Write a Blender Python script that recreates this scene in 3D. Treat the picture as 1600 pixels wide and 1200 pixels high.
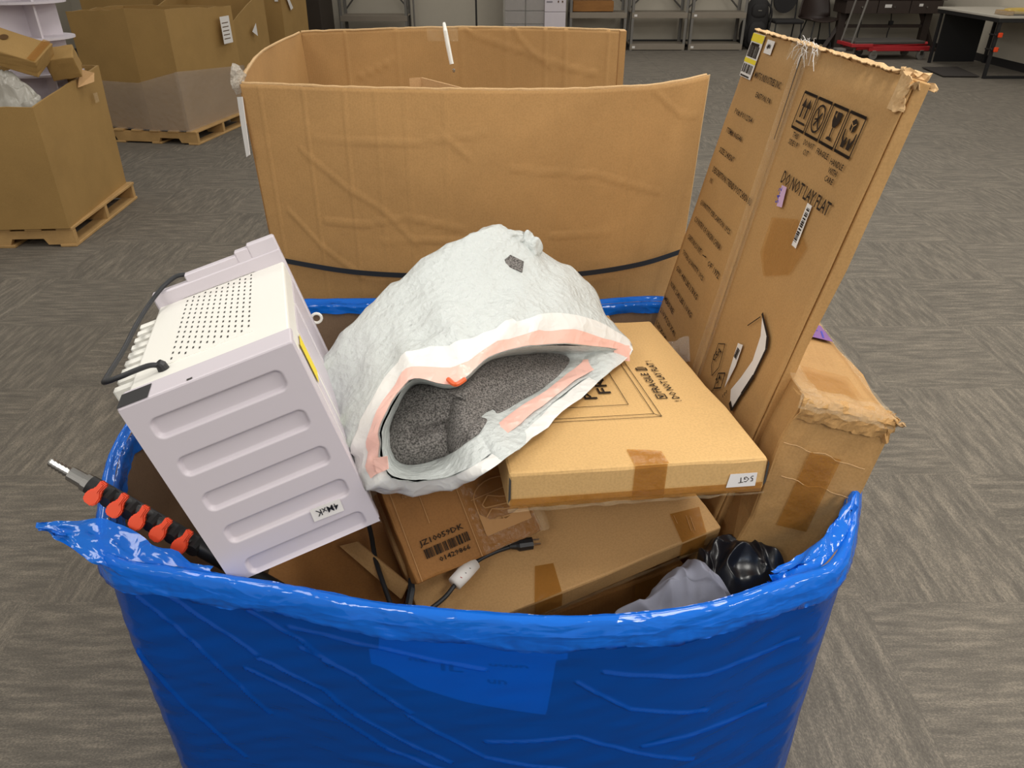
import bpy, bmesh, math, random
from mathutils import Vector, Matrix, noise
for o in list(bpy.data.objects): bpy.data.objects.remove(o)
S = bpy.context.scene
C = S.collection
random.seed(7)
R = math.radians

# ------------------------------------------------------------ camera, light, exposure
cd = bpy.data.cameras.new('camera'); cam = bpy.data.objects.new('camera', cd); C.objects.link(cam)
cam.location = (0, 0, 1.65); cam.rotation_euler = (R(59.2), 0, 0)
cd.sensor_width = 36; cd.lens = 36*1160/1600; cd.clip_start = .02; cd.clip_end = 100
S.camera = cam
S.view_settings.view_transform = 'Standard'; S.view_settings.look = 'None'
S.view_settings.gamma = 1; S.view_settings.use_curve_mapping = False
S.view_settings.exposure = 0.0
W = bpy.data.worlds.new('world'); S.world = W; W.use_nodes = True
W.node_tree.nodes['Background'].inputs[0].default_value = (1, .96, .90, 1)
W.node_tree.nodes['Background'].inputs[1].default_value = .36
def lamp(x, y, p):
    l = bpy.data.lights.new('ceiling_lamp', 'AREA'); l.shape = 'RECTANGLE'; l.size = .6; l.size_y = 1.2
    l.energy = p; l.color = (1, .965, .90)
    o = bpy.data.objects.new('ceiling_lamp', l); C.objects.link(o); o.location = (x, y, 2.9)
LP = 27
for y, k in ((-1.6, 1.5), (.9, 1.0), (3.4, .9), (6.2, .7), (9.2, .55), (12.4, .5)):
    for x, kx in ((-4.2, .36), (-1.6, .68), (1.0, 1.1), (3.6, 1.3), (6.2, 1.0)):
        lamp(x, y, LP*k*kx)

# ------------------------------------------------------------ helpers
def lin(r, g, b):
    f = lambda c: (c/12.92 if c <= .04045 else ((c+.055)/1.055)**2.4)
    return (f(r/255), f(g/255), f(b/255), 1)
def obj(name, bm, mat, parent=None, smooth=False):
    me = bpy.data.meshes.new(name)
    if isinstance(bm, bmesh.types.BMesh):
        bm.normal_update(); bm.to_mesh(me); bm.free()
    else:
        me.from_pydata(bm[0], [], bm[1])
    if mat is not None: me.materials.append(mat)
    if smooth:
        for p in me.polygons: p.use_smooth = True
    o = bpy.data.objects.new(name, me); C.objects.link(o)
    if parent is not None: o.parent = parent
    return o
def tag(o, label=None, cat=None, group=None, kind=None):
    if label: o['label'] = label
    if cat: o['category'] = cat
    if group: o['group'] = group
    if kind: o['kind'] = kind
    return o
def thing(name, label, cat, loc=(0, 0, 0), rotz=0, group=None, M=None):
    o = bpy.data.objects.new(name, None); C.objects.link(o); o.empty_display_size = .05
    if M is not None: o.matrix_world = M
    else: o.location = loc; o.rotation_euler = (0, 0, rotz)
    return tag(o, label, cat, group)
def struct(name, bm, mat, parent=None):
    o = obj(name, bm, mat, parent)
    if parent is None: o['kind'] = 'structure'
    return o
def frame(P, X, Y):
    X = Vector(X).normalized(); Y = Vector(Y); Y = (Y - X*X.dot(Y)).normalized(); Z = X.cross(Y)
    return Matrix(((X.x, Y.x, Z.x, P[0]), (X.y, Y.y, Z.y, P[1]), (X.z, Y.z, Z.z, P[2]), (0, 0, 0, 1)))
def copy_tree(o, parent=None):
    c = o.copy(); C.objects.link(c)
    if parent is not None: c.parent = parent
    for ch in list(o.children): copy_tree(ch, c)
    return c
def add_box(bm, lo, hi, M=None, bevel=0, seg=1):
    vs = [bm.verts.new((x, y, z)) for x in (lo[0], hi[0]) for y in (lo[1], hi[1]) for z in (lo[2], hi[2])]
    fs = [(0, 1, 3, 2), (4, 6, 7, 5), (0, 4, 5, 1), (2, 3, 7, 6), (0, 2, 6, 4), (1, 5, 7, 3)]
    ff = [bm.faces.new([vs[i] for i in f]) for f in fs]
    if bevel:
        es = {e for f in ff for e in f.edges}
        r = bmesh.ops.bevel(bm, geom=list(es), offset=bevel, segments=seg, affect='EDGES', profile=.5)
        vs = list({v for f in r['faces'] for v in f.verts} | {v for v in vs if v.is_valid})
    if M is not None:
        for v in vs: v.co = M @ v.co
    return vs
def box(lo, hi, bevel=0, seg=1, M=None):
    bm = bmesh.new(); add_box(bm, lo, hi, M, bevel, seg); return bm
def add_tube(bm, pts, r, n=8, caps=True):
    pts = [Vector(p) for p in pts]; rings = []; up = Vector((0, 0, 1)); prev = None
    for i, p in enumerate(pts):
        d = (pts[min(i+1, len(pts)-1)] - pts[max(i-1, 0)]).normalized()
        a = prev if prev is not None else (up if abs(d.z) < .9 else Vector((1, 0, 0)))
        a = (a - d*a.dot(d)).normalized(); b = d.cross(a); prev = a
        rr = r[i] if isinstance(r, (list, tuple)) else r
        rings.append([bm.verts.new(p + (a*math.cos(t*2*math.pi/n) + b*math.sin(t*2*math.pi/n))*rr) for t in range(n)])
    for i in range(len(rings)-1):
        for k in range(n):
            bm.faces.new((rings[i][k], rings[i][(k+1) % n], rings[i+1][(k+1) % n], rings[i+1][k]))
    if caps: bm.faces.new(rings[0][::-1]); bm.faces.new(rings[-1])
def tube(pts, r, n=8):
    bm = bmesh.new(); add_tube(bm, pts, r, n); return bm
def cr(p0, p1, p2, p3, t):
    return .5*((2*p1) + (p2-p0)*t + (2*p0-5*p1+4*p2-p3)*t*t + (3*p1-p0-3*p2+p3)*t**3)
def spline(pts, m, closed=False):
    pts = [Vector(p) for p in pts]; n = len(pts); out = []
    tot = n if closed else n-1
    for i in range(m):
        u = i*tot/(m if closed else m-1); k = min(int(u), tot-1); t = u-k
        if closed: q = [pts[(k+j-1) % n] for j in range(4)]
        else: q = [pts[max(0, min(n-1, k+j-1))] for j in range(4)]
        out.append(cr(*q, t))
    return out
def grid_mesh(rows, closed=False):
    vs = [tuple(v) for r in rows for v in r]; m = len(rows[0]); fs = []
    for i in range(len(rows)-1):
        for j in range(m if closed else m-1):
            fs.append((i*m+j, i*m+(j+1) % m, (i+1)*m+(j+1) % m, (i+1)*m+j))
    return vs, fs
def segdist(p, a, b):
    ax, ay = a; bx, by = b; dx, dy = bx-ax, by-ay; L = dx*dx+dy*dy
    t = 0 if L == 0 else max(0, min(1, ((p[0]-ax)*dx+(p[1]-ay)*dy)/L))
    return math.hypot(p[0]-ax-t*dx, p[1]-ay-t*dy)
def ridge(p, lines, w):
    h = 0
    for ln in lines:
        d = min(segdist(p, ln[i], ln[i+1]) for i in range(len(ln)-1))
        if d < 4*w: h = max(h, math.exp(-(d/w)**2))
    return h
def nz(p, s, seed=0): return noise.noise(Vector(p)*s + Vector((seed*7.3, seed*3.1, seed*1.7)))
def solid(o, t, offset=-1):
    m = o.modifiers.new('solid', 'SOLIDIFY'); m.thickness = t; m.offset = offset; return o

# ------------------------------------------------------------ materials
def newmat(name):
    m = bpy.data.materials.new(name); m.use_nodes = True; n = m.node_tree
    return m, n, n.nodes['Principled BSDF'], n.links
def ramp(n, f, c0, c1, p0=.3, p1=.7):
    r = n.nodes.new('ShaderNodeValToRGB'); e = r.color_ramp.elements
    e[0].position = p0; e[1].position = p1; e[0].color = c0; e[1].color = c1
    n.links.new(f, r.inputs[0]); return r.outputs[0]
def tex(n, scale, detail=3, vec=None, w=None, rough=.5):
    t = n.nodes.new('ShaderNodeTexNoise'); t.inputs['Scale'].default_value = scale; t.inputs['Detail'].default_value = detail
    t.inputs['Roughness'].default_value = rough
    if w is not None: t.noise_dimensions = '4D'; n.links.new(w, t.inputs['W'])
    if vec is not None: n.links.new(vec, t.inputs['Vector'])
    return t.outputs[0]
def coords(n, scale=(1, 1, 1), which='Object', rot=(0, 0, 0)):
    tc = n.nodes.new('ShaderNodeTexCoord'); mp = n.nodes.new('ShaderNodeMapping'); mp.inputs['Scale'].default_value = scale
    mp.inputs['Rotation'].default_value = rot
    n.links.new(tc.outputs[which], mp.inputs[0]); return mp.outputs[0]
def bump(n, h, bsdf, strength=.2, dist=.01, prev=None):
    b = n.nodes.new('ShaderNodeBump'); b.inputs['Strength'].default_value = strength; b.inputs['Distance'].default_value = dist
    n.links.new(h, b.inputs['Height'])
    if prev is not None: n.links.new(prev, b.inputs['Normal'])
    if bsdf is not None: n.links.new(b.outputs[0], bsdf.inputs['Normal'])
    return b.outputs[0]
def plain(name, c, rough=.5, metal=0, spec=.5, var=0, bs=0, bscale=60):
    m, n, b, L = newmat(name)
    b.inputs['Base Color'].default_value = c; b.inputs['Roughness'].default_value = rough; b.inputs['Metallic'].default_value = metal
    b.inputs['Specular IOR Level'].default_value = spec
    v = coords(n)
    if var:
        c2 = tuple(x*(1-var) for x in c[:3])+(1,)
        L.new(ramp(n, tex(n, 9, 5, v), c2, c), b.inputs['Base Color'])
    if bs: bump(n, tex(n, bscale, 3, v), b, bs, .004)
    return m
def card(name, c, var=.14, flute=(1, 0, 0), bs=.25, rough=.72):
    m, n, b, L = newmat(name)
    v = coords(n); c2 = tuple(x*(1-var) for x in c[:3])+(1,)
    oi = n.nodes.new('ShaderNodeObjectInfo')
    big = tex(n, 4.5, 6, v, oi.outputs['Random'], .6)
    col = ramp(n, big, c2, c, .32, .62)
    fine = tex(n, 260, 2, v)
    mx = n.nodes.new('ShaderNodeMixRGB'); mx.blend_type = 'MULTIPLY'; mx.inputs[0].default_value = .35
    L.new(col, mx.inputs[1]); L.new(ramp(n, fine, (.72, .70, .66, 1), (1, 1, 1, 1), .35, .6), mx.inputs[2])
    L.new(mx.outputs[0], b.inputs['Base Color'])
    b.inputs['Roughness'].default_value = rough; b.inputs['Specular IOR Level'].default_value = .3
    wv = n.nodes.new('ShaderNodeTexWave'); wv.wave_type = 'BANDS'
    wv.bands_direction = 'X' if flute[0] else ('Y' if flute[1] else 'Z')
    wv.inputs['Scale'].default_value = 40; wv.inputs['Distortion'].default_value = .4
    L.new(v, wv.inputs['Vector'])
    p = bump(n, wv.outputs['Fac'], None, .05, .002)
    bump(n, tex(n, 14, 6, v, oi.outputs['Random'], .62), b, bs, .008, p)
    return m
def film(name, col, fac, rough=.15, bs=.5, bscale=30, stretch=(1, 1, 1), diffuse=None, tint=(1, 1, 1, 1), rot=(0, 0, 0)):
    """thin plastic film: part see-through, part glossy skin"""
    m, n, b, L = newmat(name)
    b.inputs['Base Color'].default_value = diffuse or col; b.inputs['Roughness'].default_value = rough
    b.inputs['Specular IOR Level'].default_value = .7
    tr = n.nodes.new('ShaderNodeBsdfTransparent'); tr.inputs[0].default_value = tint
    mx = n.nodes.new('ShaderNodeMixShader'); mx.inputs[0].default_value = fac
    L.new(tr.outputs[0], mx.inputs[1]); L.new(b.outputs[0], mx.inputs[2])
    L.new(mx.outputs[0], n.nodes['Material Output'].inputs[0])
    bump(n, tex(n, bscale, 5, coords(n, stretch, rot=rot), None, .6), b, bs, .02)
    return m

KRAFT = card('kraft_open_carton', lin(184, 142, 90))
KRAFT_TALL = card('kraft_tall_carton', lin(190, 149, 96), bs=.16)
KRAFT_FLAT = card('kraft_flat_carton', lin(212, 172, 114), var=.07, bs=.12)
KRAFT_WORN = card('kraft_worn_carton', lin(190, 148, 94), var=.2, bs=.4)
KRAFT_SLAB = card('kraft_slab_carton', lin(192, 152, 102), var=.1, bs=.15)
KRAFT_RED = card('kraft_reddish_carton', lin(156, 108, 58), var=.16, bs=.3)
KRAFT_FAR = card('kraft_far_carton', lin(170, 136, 82), var=.1, bs=.15)
KRAFT_DARK = card('kraft_inside_carton', lin(140, 116, 94), var=.15)
KRAFT_PALE = card('kraft_pale_flap', lin(208, 168, 120), var=.08)
EDGE = card('torn_card_edge', lin(214, 178, 130), var=.2, bs=.6)
INK = plain('black_print', lin(44, 34, 26), .8, spec=.2)
INK_THIN = plain('faded_print', lin(92, 66, 38), .8, spec=.2)
PALE_INK = plain('pale_print', lin(176, 130, 78), .7)
PAPER = plain('white_paper', lin(232, 228, 224), .6, var=.05)
PURPLE = plain('purple_label', lin(128, 84, 150), .6, var=.1)
LILAC = plain('lilac_label', lin(206, 172, 206), .6)
YELLOW = plain('yellow_label', lin(236, 214, 30), .6)
RED = plain('red_paint', lin(190, 44, 50), .5, var=.15)
BLUEPEN = plain('blue_pen', lin(60, 60, 170), .6)
TAPE = film('brown_tape', lin(178, 130, 66), .42, .2, .35, 25, tint=lin(240, 217, 172))
TAPE_FAINT = film('faint_brown_tape', lin(176, 134, 82), .2, .2, .35, 25, tint=lin(251, 243, 228))
CLEAR = film('clear_plastic', lin(235, 232, 225), .22, .12, .9, 45)
HAZY = film('hazy_stretch_wrap', lin(190, 180, 172), .36, .25, .5, 22)
CLEARTAPE = film('clear_tape', lin(226, 200, 160), .2, .12, .5, 40)
WHITE_ENAMEL = plain('white_enamel', lin(240, 238, 230), .4, bs=.02)
GREY_ENAMEL = plain('pale_grey_enamel', lin(206, 198, 205), .42, bs=.03)
DARK = plain('black_plastic', lin(30, 30, 32), .45)
SLOT = plain('dark_slot', lin(60, 58, 55), .8)
RUBBER = plain('black_rubber_cord', lin(34, 35, 38), .5)
STRAP = plain('black_strap', lin(40, 44, 50), .45)
METAL = plain('bright_metal', lin(190, 188, 184), .28, 1)
STEEL = plain('grey_steel', lin(120, 116, 110), .5, .0, var=.1)
STEEL_DK = plain('dark_steel', lin(84, 80, 76), .5, var=.1)
SHELF = plain('shelf_board', lin(140, 130, 116), .6, var=.08)
ORANGE = plain('orange_plastic', lin(240, 76, 28), .35)
BLACKFAB = plain('black_fabric', lin(40, 38, 38), .8, bs=.2)
BROWNSHELL = plain('brown_shell', lin(58, 46, 42), .45)
DARKWOOD = plain('dark_wood', lin(62, 50, 44), .55, var=.2)
DARKBOX = plain('dark_brown_board', lin(48, 38, 28), .7, var=.1)
WALLM = plain('painted_wall', lin(196, 188, 172), .8, var=.03, bs=.05)
BASEM = plain('black_baseboard', lin(42, 40, 40), .6)
PALLETWOOD = card('pallet_wood', lin(196, 158, 104), var=.28, bs=.5)
LILACWHITE = plain('white_card', lin(214, 206, 212), .6, var=.04)
FLEECE_GREY = plain('grey_cloth', lin(150, 152, 168), .85, var=.12, bs=.25, bscale=30)
LEATHER = plain('black_leather', lin(22, 24, 30), .3, bs=.25, bscale=25)
TABLETOP = plain('grey_tabletop', lin(196, 190, 178), .25)
MAT_DARK = plain('dark_mat', lin(52, 46, 42), .8, bs=.2)
GOLD = plain('yellow_pack', lin(214, 180, 80), .35, var=.3, bs=.4)

# carpet: quarter-turned tiles with streaks along one direction
CARPET, n, b, L = newmat('carpet_tile')
oi = n.nodes.new('ShaderNodeObjectInfo')
wv = n.nodes.new('ShaderNodeMath'); wv.operation = 'MULTIPLY'; wv.inputs[1].default_value = 60; L.new(oi.outputs['Random'], wv.inputs[0])
st = tex(n, 1, 4, coords(n, (7, 48, 1)), wv.outputs[0], .62)
fine = tex(n, 1, 2, coords(n, (170, 330, 1)), wv.outputs[0])
mm = n.nodes.new('ShaderNodeMath'); mm.operation = 'MULTIPLY_ADD'; mm.inputs[1].default_value = .55
m2 = n.nodes.new('ShaderNodeMath'); m2.operation = 'MULTIPLY'; m2.inputs[1].default_value = .45; L.new(fine, m2.inputs[0])
L.new(st, mm.inputs[0]); L.new(m2.outputs[0], mm.inputs[2])
r_ = n.nodes.new('ShaderNodeValToRGB'); e = r_.color_ramp.elements
e[0].position = .36; e[0].color = lin(92, 87, 80); e[1].position = .70; e[1].color = lin(150, 140, 125)
q = e.new(.5); q.color = lin(109, 103, 94)
L.new(mm.outputs[0], r_.inputs[0])
vm = n.nodes.new('ShaderNodeHueSaturation'); mr = n.nodes.new('ShaderNodeMapRange'); mr.inputs['To Min'].default_value = .96; mr.inputs['To Max'].default_value = 1.03
L.new(oi.outputs['Random'], mr.inputs[0]); L.new(mr.outputs[0], vm.inputs['Value']); L.new(r_.outputs[0], vm.inputs['Color'])
L.new(vm.outputs[0], b.inputs['Base Color']); b.inputs['Roughness'].default_value = .95; b.inputs['Specular IOR Level'].default_value = .15
bump(n, mm.outputs[0], b, .5, .006)
CARPET_GAP = plain('carpet_underlay', lin(70, 64, 58), .95)

# blue film and white bag film
def crinkle(m, sc, strength, stretch=(1, 1, 1), rot=(0, 0, 0), dist=.006):
    """sharp facetted creases of thin plastic"""
    n = m.node_tree; b = n.nodes['Principled BSDF']; v = coords(n, stretch, rot=rot)
    wp = n.nodes.new('ShaderNodeTexNoise'); wp.inputs['Scale'].default_value = sc*.5; wp.inputs['Detail'].default_value = 2; n.links.new(v, wp.inputs['Vector'])
    ad = n.nodes.new('ShaderNodeMixRGB'); ad.blend_type = 'ADD'; ad.inputs[0].default_value = 2.2/sc
    n.links.new(v, ad.inputs[1]); n.links.new(wp.outputs['Color'], ad.inputs[2])
    prev = None
    for k, (f_, s_) in enumerate(((1, 1), (2.7, .45))):
        vo = n.nodes.new('ShaderNodeTexVoronoi'); vo.inputs['Scale'].default_value = sc*f_; n.links.new(ad.outputs[0], vo.inputs['Vector'])
        prev = bump(n, vo.outputs['Distance'], None, strength*s_, dist/f_, prev)
    n.links.new(prev, b.inputs['Normal'])
BLUE = film('blue_liner_film', lin(0, 98, 218), .47, .12, 0, 9, tint=(.05, .42, .97, 1))
crinkle(BLUE, 9, .30, (.5, .5, 2.2), (0, .35, 0))
BLUE_RIM = film('blue_bunched_film', lin(22, 120, 238), .72, .09, 0, 30, tint=(.06, .40, .95, 1))
crinkle(BLUE_RIM, 22, .75, (.55, .8, 1.8))
SIGN = plain('paper_sign', lin(220, 225, 225), .7)
SIGN_INK = plain('sign_ink', lin(120, 130, 120), .8)
BAG, n, b, L = newmat('white_bag_film')
b.inputs['Base Color'].default_value = lin(216, 221, 219); b.inputs['Roughness'].default_value = .24
b.inputs['Subsurface Weight'].default_value = .0
v = coords(n, (1, 1, 1), 'Object', (.3, .5, .78))
vo = n.nodes.new('ShaderNodeTexVoronoi'); vo.inputs['Scale'].default_value = 70; L.new(v, vo.inputs['Vector'])
p = bump(n, vo.outputs['Distance'], None, .5, .006)
vo2 = n.nodes.new('ShaderNodeTexVoronoi'); vo2.inputs['Scale'].default_value = 17; L.new(v, vo2.inputs['Vector'])
p = bump(n, vo2.outputs['Distance'], None, .35, .012, p)
bump(n, tex(n, 22, 7, v, None, .7), b, .6, .02, p)
HEM = plain('white_hem_film', lin(236, 235, 231), .26)
crinkle(HEM, 30, .5)
HEM_PINK = plain('drawstring_through_film', lin(246, 196, 182), .28)
crinkle(HEM_PINK, 32, .5)
DRAW_OR = plain('orange_drawstring', lin(226, 96, 44), .4)
FELT, n, b, L = newmat('grey_felt')
L.new(ramp(n, tex(n, 330, 2, coords(n)), lin(70, 67, 65), lin(146, 141, 137), .36, .66), b.inputs['Base Color'])
b.inputs['Roughness'].default_value = .95
bump(n, tex(n, 300, 2, coords(n)), b, .6, .004)

# ------------------------------------------------------------ the room
floor = struct('floor', box((-8, -3, -.05), (9.2, 15.2, -.012)), CARPET_GAP)
TS = .6
cells = []
for i in range(-12, 15):
    for j in range(0, 26):
        x, y = i*TS+.12, j*TS+.03
        dep = y*.859+1.65*.512; u = 800+1160*x/dep; up = y*.512-1.65*.859; vv = 600-1160*up/dep
        seen = -320 < u < 1920 and -60 < vv < 1420 and y < 14.7
        cells.append((not seen, math.hypot(x, y), x, y, (i+j) % 2))
cells.sort()
tm = box((-TS/2+.0001, -TS/2+.0001, -.012), (TS/2-.0001, TS/2-.0001, 0))
t0 = obj('carpet_tile', tm, CARPET, floor); first = True; rest = bmesh.new()
for k, (ns, d, x, y, par) in enumerate(cells):
    if ns: continue
    if k < 300:
        o = t0 if first else t0.copy()
        if not first: C.objects.link(o); o.parent = floor
        first = False
        o.location = (x, y, 0); o.rotation_euler = (0, 0, R(90)*par + R(180)*random.randint(0, 1))
    else:
        add_box(rest, (x-TS/2+.001, y-TS/2+.001, -.012), (x+TS/2-.001, y+TS/2-.001, 0))
ro = obj('far_carpet_tiles', rest, CARPET, floor); ro['kind'] = 'stuff'
struct('wall_back', box((-8, 14.9, -.05), (9.2, 15.02, 3.0)), WALLM)
struct('wall_right', box((7.5, -3, -.05), (7.62, 14.9, 3.0)), WALLM)
struct('wall_left', box((-8.0, -3, -.05), (-7.9, 14.9, 3.0)), WALLM)
struct('baseboard_back', box((-7.9, 14.885, -.012), (7.5, 14.9, .11)), BASEM)
struct('baseboard_right', box((7.488, -3, -.012), (7.5, 14.88, .11)), BASEM)

# ------------------------------------------------------------ lettering and flat print
def text(parent, body, P, U, V, w, h, mat=None, name='lettering', off=.0008, bold=.014):
    """lettering on a face: P lower left corner, U reading direction, V up, w x h the size of the block (parent space)"""
    cu = bpy.data.curves.new('t', 'FONT'); cu.body = body; cu.resolution_u = 1; cu.extrude = 0; cu.offset = bold
    to = bpy.data.objects.new('t', cu); C.objects.link(to)
    me = bpy.data.meshes.new_from_object(to.evaluated_get(bpy.context.evaluated_depsgraph_get()))
    bpy.data.objects.remove(to); bpy.data.curves.remove(cu)
    me.name = name
    xs = [v.co.x for v in me.vertices]; ys = [v.co.y for v in me.vertices]
    x0, x1, y0, y1 = min(xs), max(xs), min(ys), max(ys)
    U = Vector(U).normalized(); V = Vector(V); V = (V-U*U.dot(V)).normalized(); N = U.cross(V); P = Vector(P)
    for v in me.vertices:
        v.co = P + U*((v.co.x-x0)/(x1-x0)*w) + V*((v.co.y-y0)/max(1e-6, y1-y0)*h) + N*off
    me.materials.append(mat or INK)
    o = bpy.data.objects.new(name, me); C.objects.link(o); o.parent = parent
    return o
def flat(parent, name, polys, P, U, V, mat, off=.0006, t=.0003):
    """thin flat shapes on a face, given as polygons in (u,v)"""
    if mat in (TAPE, TAPE_FAINT): t = 0
    U = Vector(U).normalized(); V = Vector(V); V = (V-U*U.dot(V)).normalized(); N = U.cross(V); P = Vector(P)
    bm = bmesh.new()
    for pl in polys:
        vs = [bm.verts.new(P+U*a+V*c+N*off) for a, c in pl]
        f = bm.faces.new(vs); f.normal_update()
        if f.normal.dot(N) < 0: f.normal_flip()
    if t:
        r = bmesh.ops.extrude_face_region(bm, geom=bm.faces[:])
        for g in r['geom']:
            if isinstance(g, bmesh.types.BMVert): g.co += N*t
    bmesh.ops.triangulate(bm, faces=bm.faces[:])
    return obj(name, bm, mat, parent)
def rect(a, c, w, h): return [(a, c), (a+w, c), (a+w, c+h), (a, c+h)]
def line(a, c, t):
    d = Vector((c[0]-a[0], c[1]-a[1])).normalized()*t/2; nx, ny = -d.y, d.x
    return [(a[0]+nx, a[1]+ny), (a[0]-nx, a[1]-ny), (c[0]-nx, c[1]-ny), (c[0]+nx, c[1]+ny)]
def outline(pts, t): return [line(pts[i], pts[(i+1) % len(pts)], t) for i in range(len(pts))]
def bars(a, c, w, h, n, seed, vertical=True):
    rn = random.Random(seed); out = []; x = 0; ws = [rn.choice((1, 1, 2, 3)) for _ in range(2*n)]; k = sum(ws)
    for i, q in enumerate(ws):
        ww = q/k*(w if vertical else h)
        if i % 2 == 0: out.append(rect(a+x, c, ww, h) if vertical else rect(a, c+x, w, ww))
        x += ww
    return out

def carton_mesh(dx, dy, dz, seed, wob=.004, bev=.006, cuts=6, corner=0):
    """a closed carton, its faces cut fine enough to bulge and dent a little; origin at one lower corner"""
    bm = bmesh.new()
    add_box(bm, (0, 0, 0), (dx, dy, dz), None, bev, 2)
    bmesh.ops.subdivide_edges(bm, edges=[e for e in bm.edges if e.calc_length() > .06], cuts=cuts, use_grid_fill=True)
    for v in bm.verts:
        q = v.co
        d = Vector((nz(q, 6, seed), nz(q, 6, seed+1), nz(q, 6, seed+2)))*wob
        d += Vector((nz(q, 22, seed+3), nz(q, 22, seed+4), nz(q, 22, seed+5)))*wob*.5
        if corner:
            ex = min(q.x, dx-q.x); ey = min(q.y, dy-q.y); ez = min(q.z, dz-q.z)
            k = sorted((ex, ey, ez)); e = k[1]
            if e < .03: d += Vector((nz(q, 45, seed+6), nz(q, 45, seed+7), nz(q, 45, seed+8)))*corner*(1-e/.03)
        v.co = q + d
    return bm

def ragged(name, parent, fn, na, nb, amp, seed, mat):
    """torn or crushed card edge: fn(s, t) gives the clean surface, roughened by amp(s)"""
    rows = []
    for j in range(nb):
        row = []
        for i in range(na):
            p = Vector(fn(i/(na-1), j/(nb-1))); a = amp(i/(na-1))
            row.append(p+Vector((nz(p, 60, seed)+.8*nz(p, 140, seed+3), nz(p, 60, seed+1)+.8*nz(p, 150, seed+4), nz(p, 60, seed+2)+.8*nz(p, 140, seed+5)))*a)
        rows.append(row)
    o = obj(name, grid_mesh(rows), mat, parent); solid(o, .0015); return o
KNOT = film('crumpled_clear_wrap', lin(225, 215, 200), .6, .08, 1.0, 60)

# ------------------------------------------------------------ blue-lined bulk carton in front
rim_pts = [(-0.648,0.886,0.800), (-0.533,0.851,0.800), (-0.394,0.822,0.800), (-0.200,0.779,0.800), (-0.047,0.759,0.800), (0.075,0.752,0.800), (0.187,0.757,0.800),
           (0.305,0.781,0.800), (0.424,0.825,0.800), (0.514,0.869,0.800), (0.588,0.984,0.800), (.66,1.18,.81), (.68,1.45,.81), (.61,1.78,.80), (.42,1.89,.80),
           (0.176,1.865,0.800), (-0.176,1.873,0.800), (-0.493,1.869,0.800), (-.63,1.84,.80), (-.775,1.60,.80), (-0.783,1.244,0.800), (-0.718,1.009,0.800)]
NL = 900
loop = spline(rim_pts, NL, True)
def outn(i):
    d = loop[(i+1) % NL]-loop[(i-1) % NL]; return Vector((d.y, -d.x, 0)).normalized()
norm = [outn(i) for i in range(NL)]
bulk = thing('bulk_carton', 'large bulk carton wrapped in blue plastic film, heaped full of cartons and goods', 'carton', (-.05, 1.3, 0))
bulk_inv = Vector((.05, -1.3, 0))
def rel(p): return Vector(p)+bulk_inv
rows = []
for k, (off, z) in enumerate([(-.012, .06), (-.012, .3), (-.012, .55), (-.012, .795), (0, .795), (0, .5), (0, .25), (0, .02)]):
    rows.append([rel((loop[i].x+norm[i].x*off, loop[i].y+norm[i].y*off, z)) for i in range(0, NL, 6)])
vs, fs = grid_mesh(rows, True)
m_ = len(rows[0]); fs.append(tuple(range(m_))[::-1])
obj('carton_wall', (vs, fs), KRAFT_DARK, bulk)
front_pts = sorted([(loop[i].x, loop[i].y) for i in range(NL) if loop[i].y < .93])
def wall_y(x):
    for (a, c), (d, e2) in zip(front_pts, front_pts[1:]):
        if a <= x <= d: return c+(e2-c)*(x-a)/max(1e-6, d-a)
    return front_pts[-1][1]
# paper sign under the film
top_l = [(-0.202,0.775,0.787), (0.082,0.775,0.766)]
def xz(p): return (p[0], p[2])
poly_top = [xz((-0.223,0.775,0.704)), xz((-0.207,0.775,0.706)), xz((-0.200,0.775,0.772)), xz((0.082,0.775,0.765))]
poly_bot = [xz((-0.226,0.775,0.670)), xz((-0.202,0.775,0.663)), xz((-0.149,0.775,0.627)), xz((-0.073,0.775,0.603)), xz((0.055,0.775,0.584)), xz((0.067,0.775,0.715)), xz((0.084,0.775,0.718))]
def interp(pl, x):
    for (a, c), (d, e2) in zip(pl, pl[1:]):
        if a <= x <= d: return c+(e2-c)*(x-a)/max(1e-6, d-a)
    return pl[0][1] if x < pl[0][0] else pl[-1][1]
x0, x1 = poly_top[0][0], poly_bot[-1][0]
xs = sorted([x0+(x1-x0)*i/40 for i in range(41)]+[poly_top[1][0]+.0005, poly_top[2][0], poly_bot[4][0]+.001, poly_bot[5][0]])
rt = [rel((x, wall_y(x)-.001, interp(poly_top, x))) for x in xs]; rb = [rel((x, wall_y(x)-.001, interp(poly_bot, x))) for x in xs]
sg = obj('paper_sign', grid_mesh([rb, rt]), SIGN, bulk); sg['label'] = 'torn white paper sign showing through the blue film'
def on_wall(name, p, w, h, body):
    y = wall_y(p[0])-.0014; q = rel((p[0], y, p[2]))
    return text(sg, body, q, (1, (wall_y(p[0]+w)-wall_y(p[0]))/w, 0), (0, 0, 1), w, h, SIGN_INK, name)
on_wall('faint_lettering', (-0.110,0.775,0.676), .035, .016, 'IL'); on_wall('faint_lettering', (-0.038,0.775,0.655), .03, .010, 'un'); on_wall('faint_lettering', (-0.035,0.775,0.696), .06, .006, 'uuun')
on_wall('faint_lettering', (-0.160,0.775,0.691), .03, .006, 'na')
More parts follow.
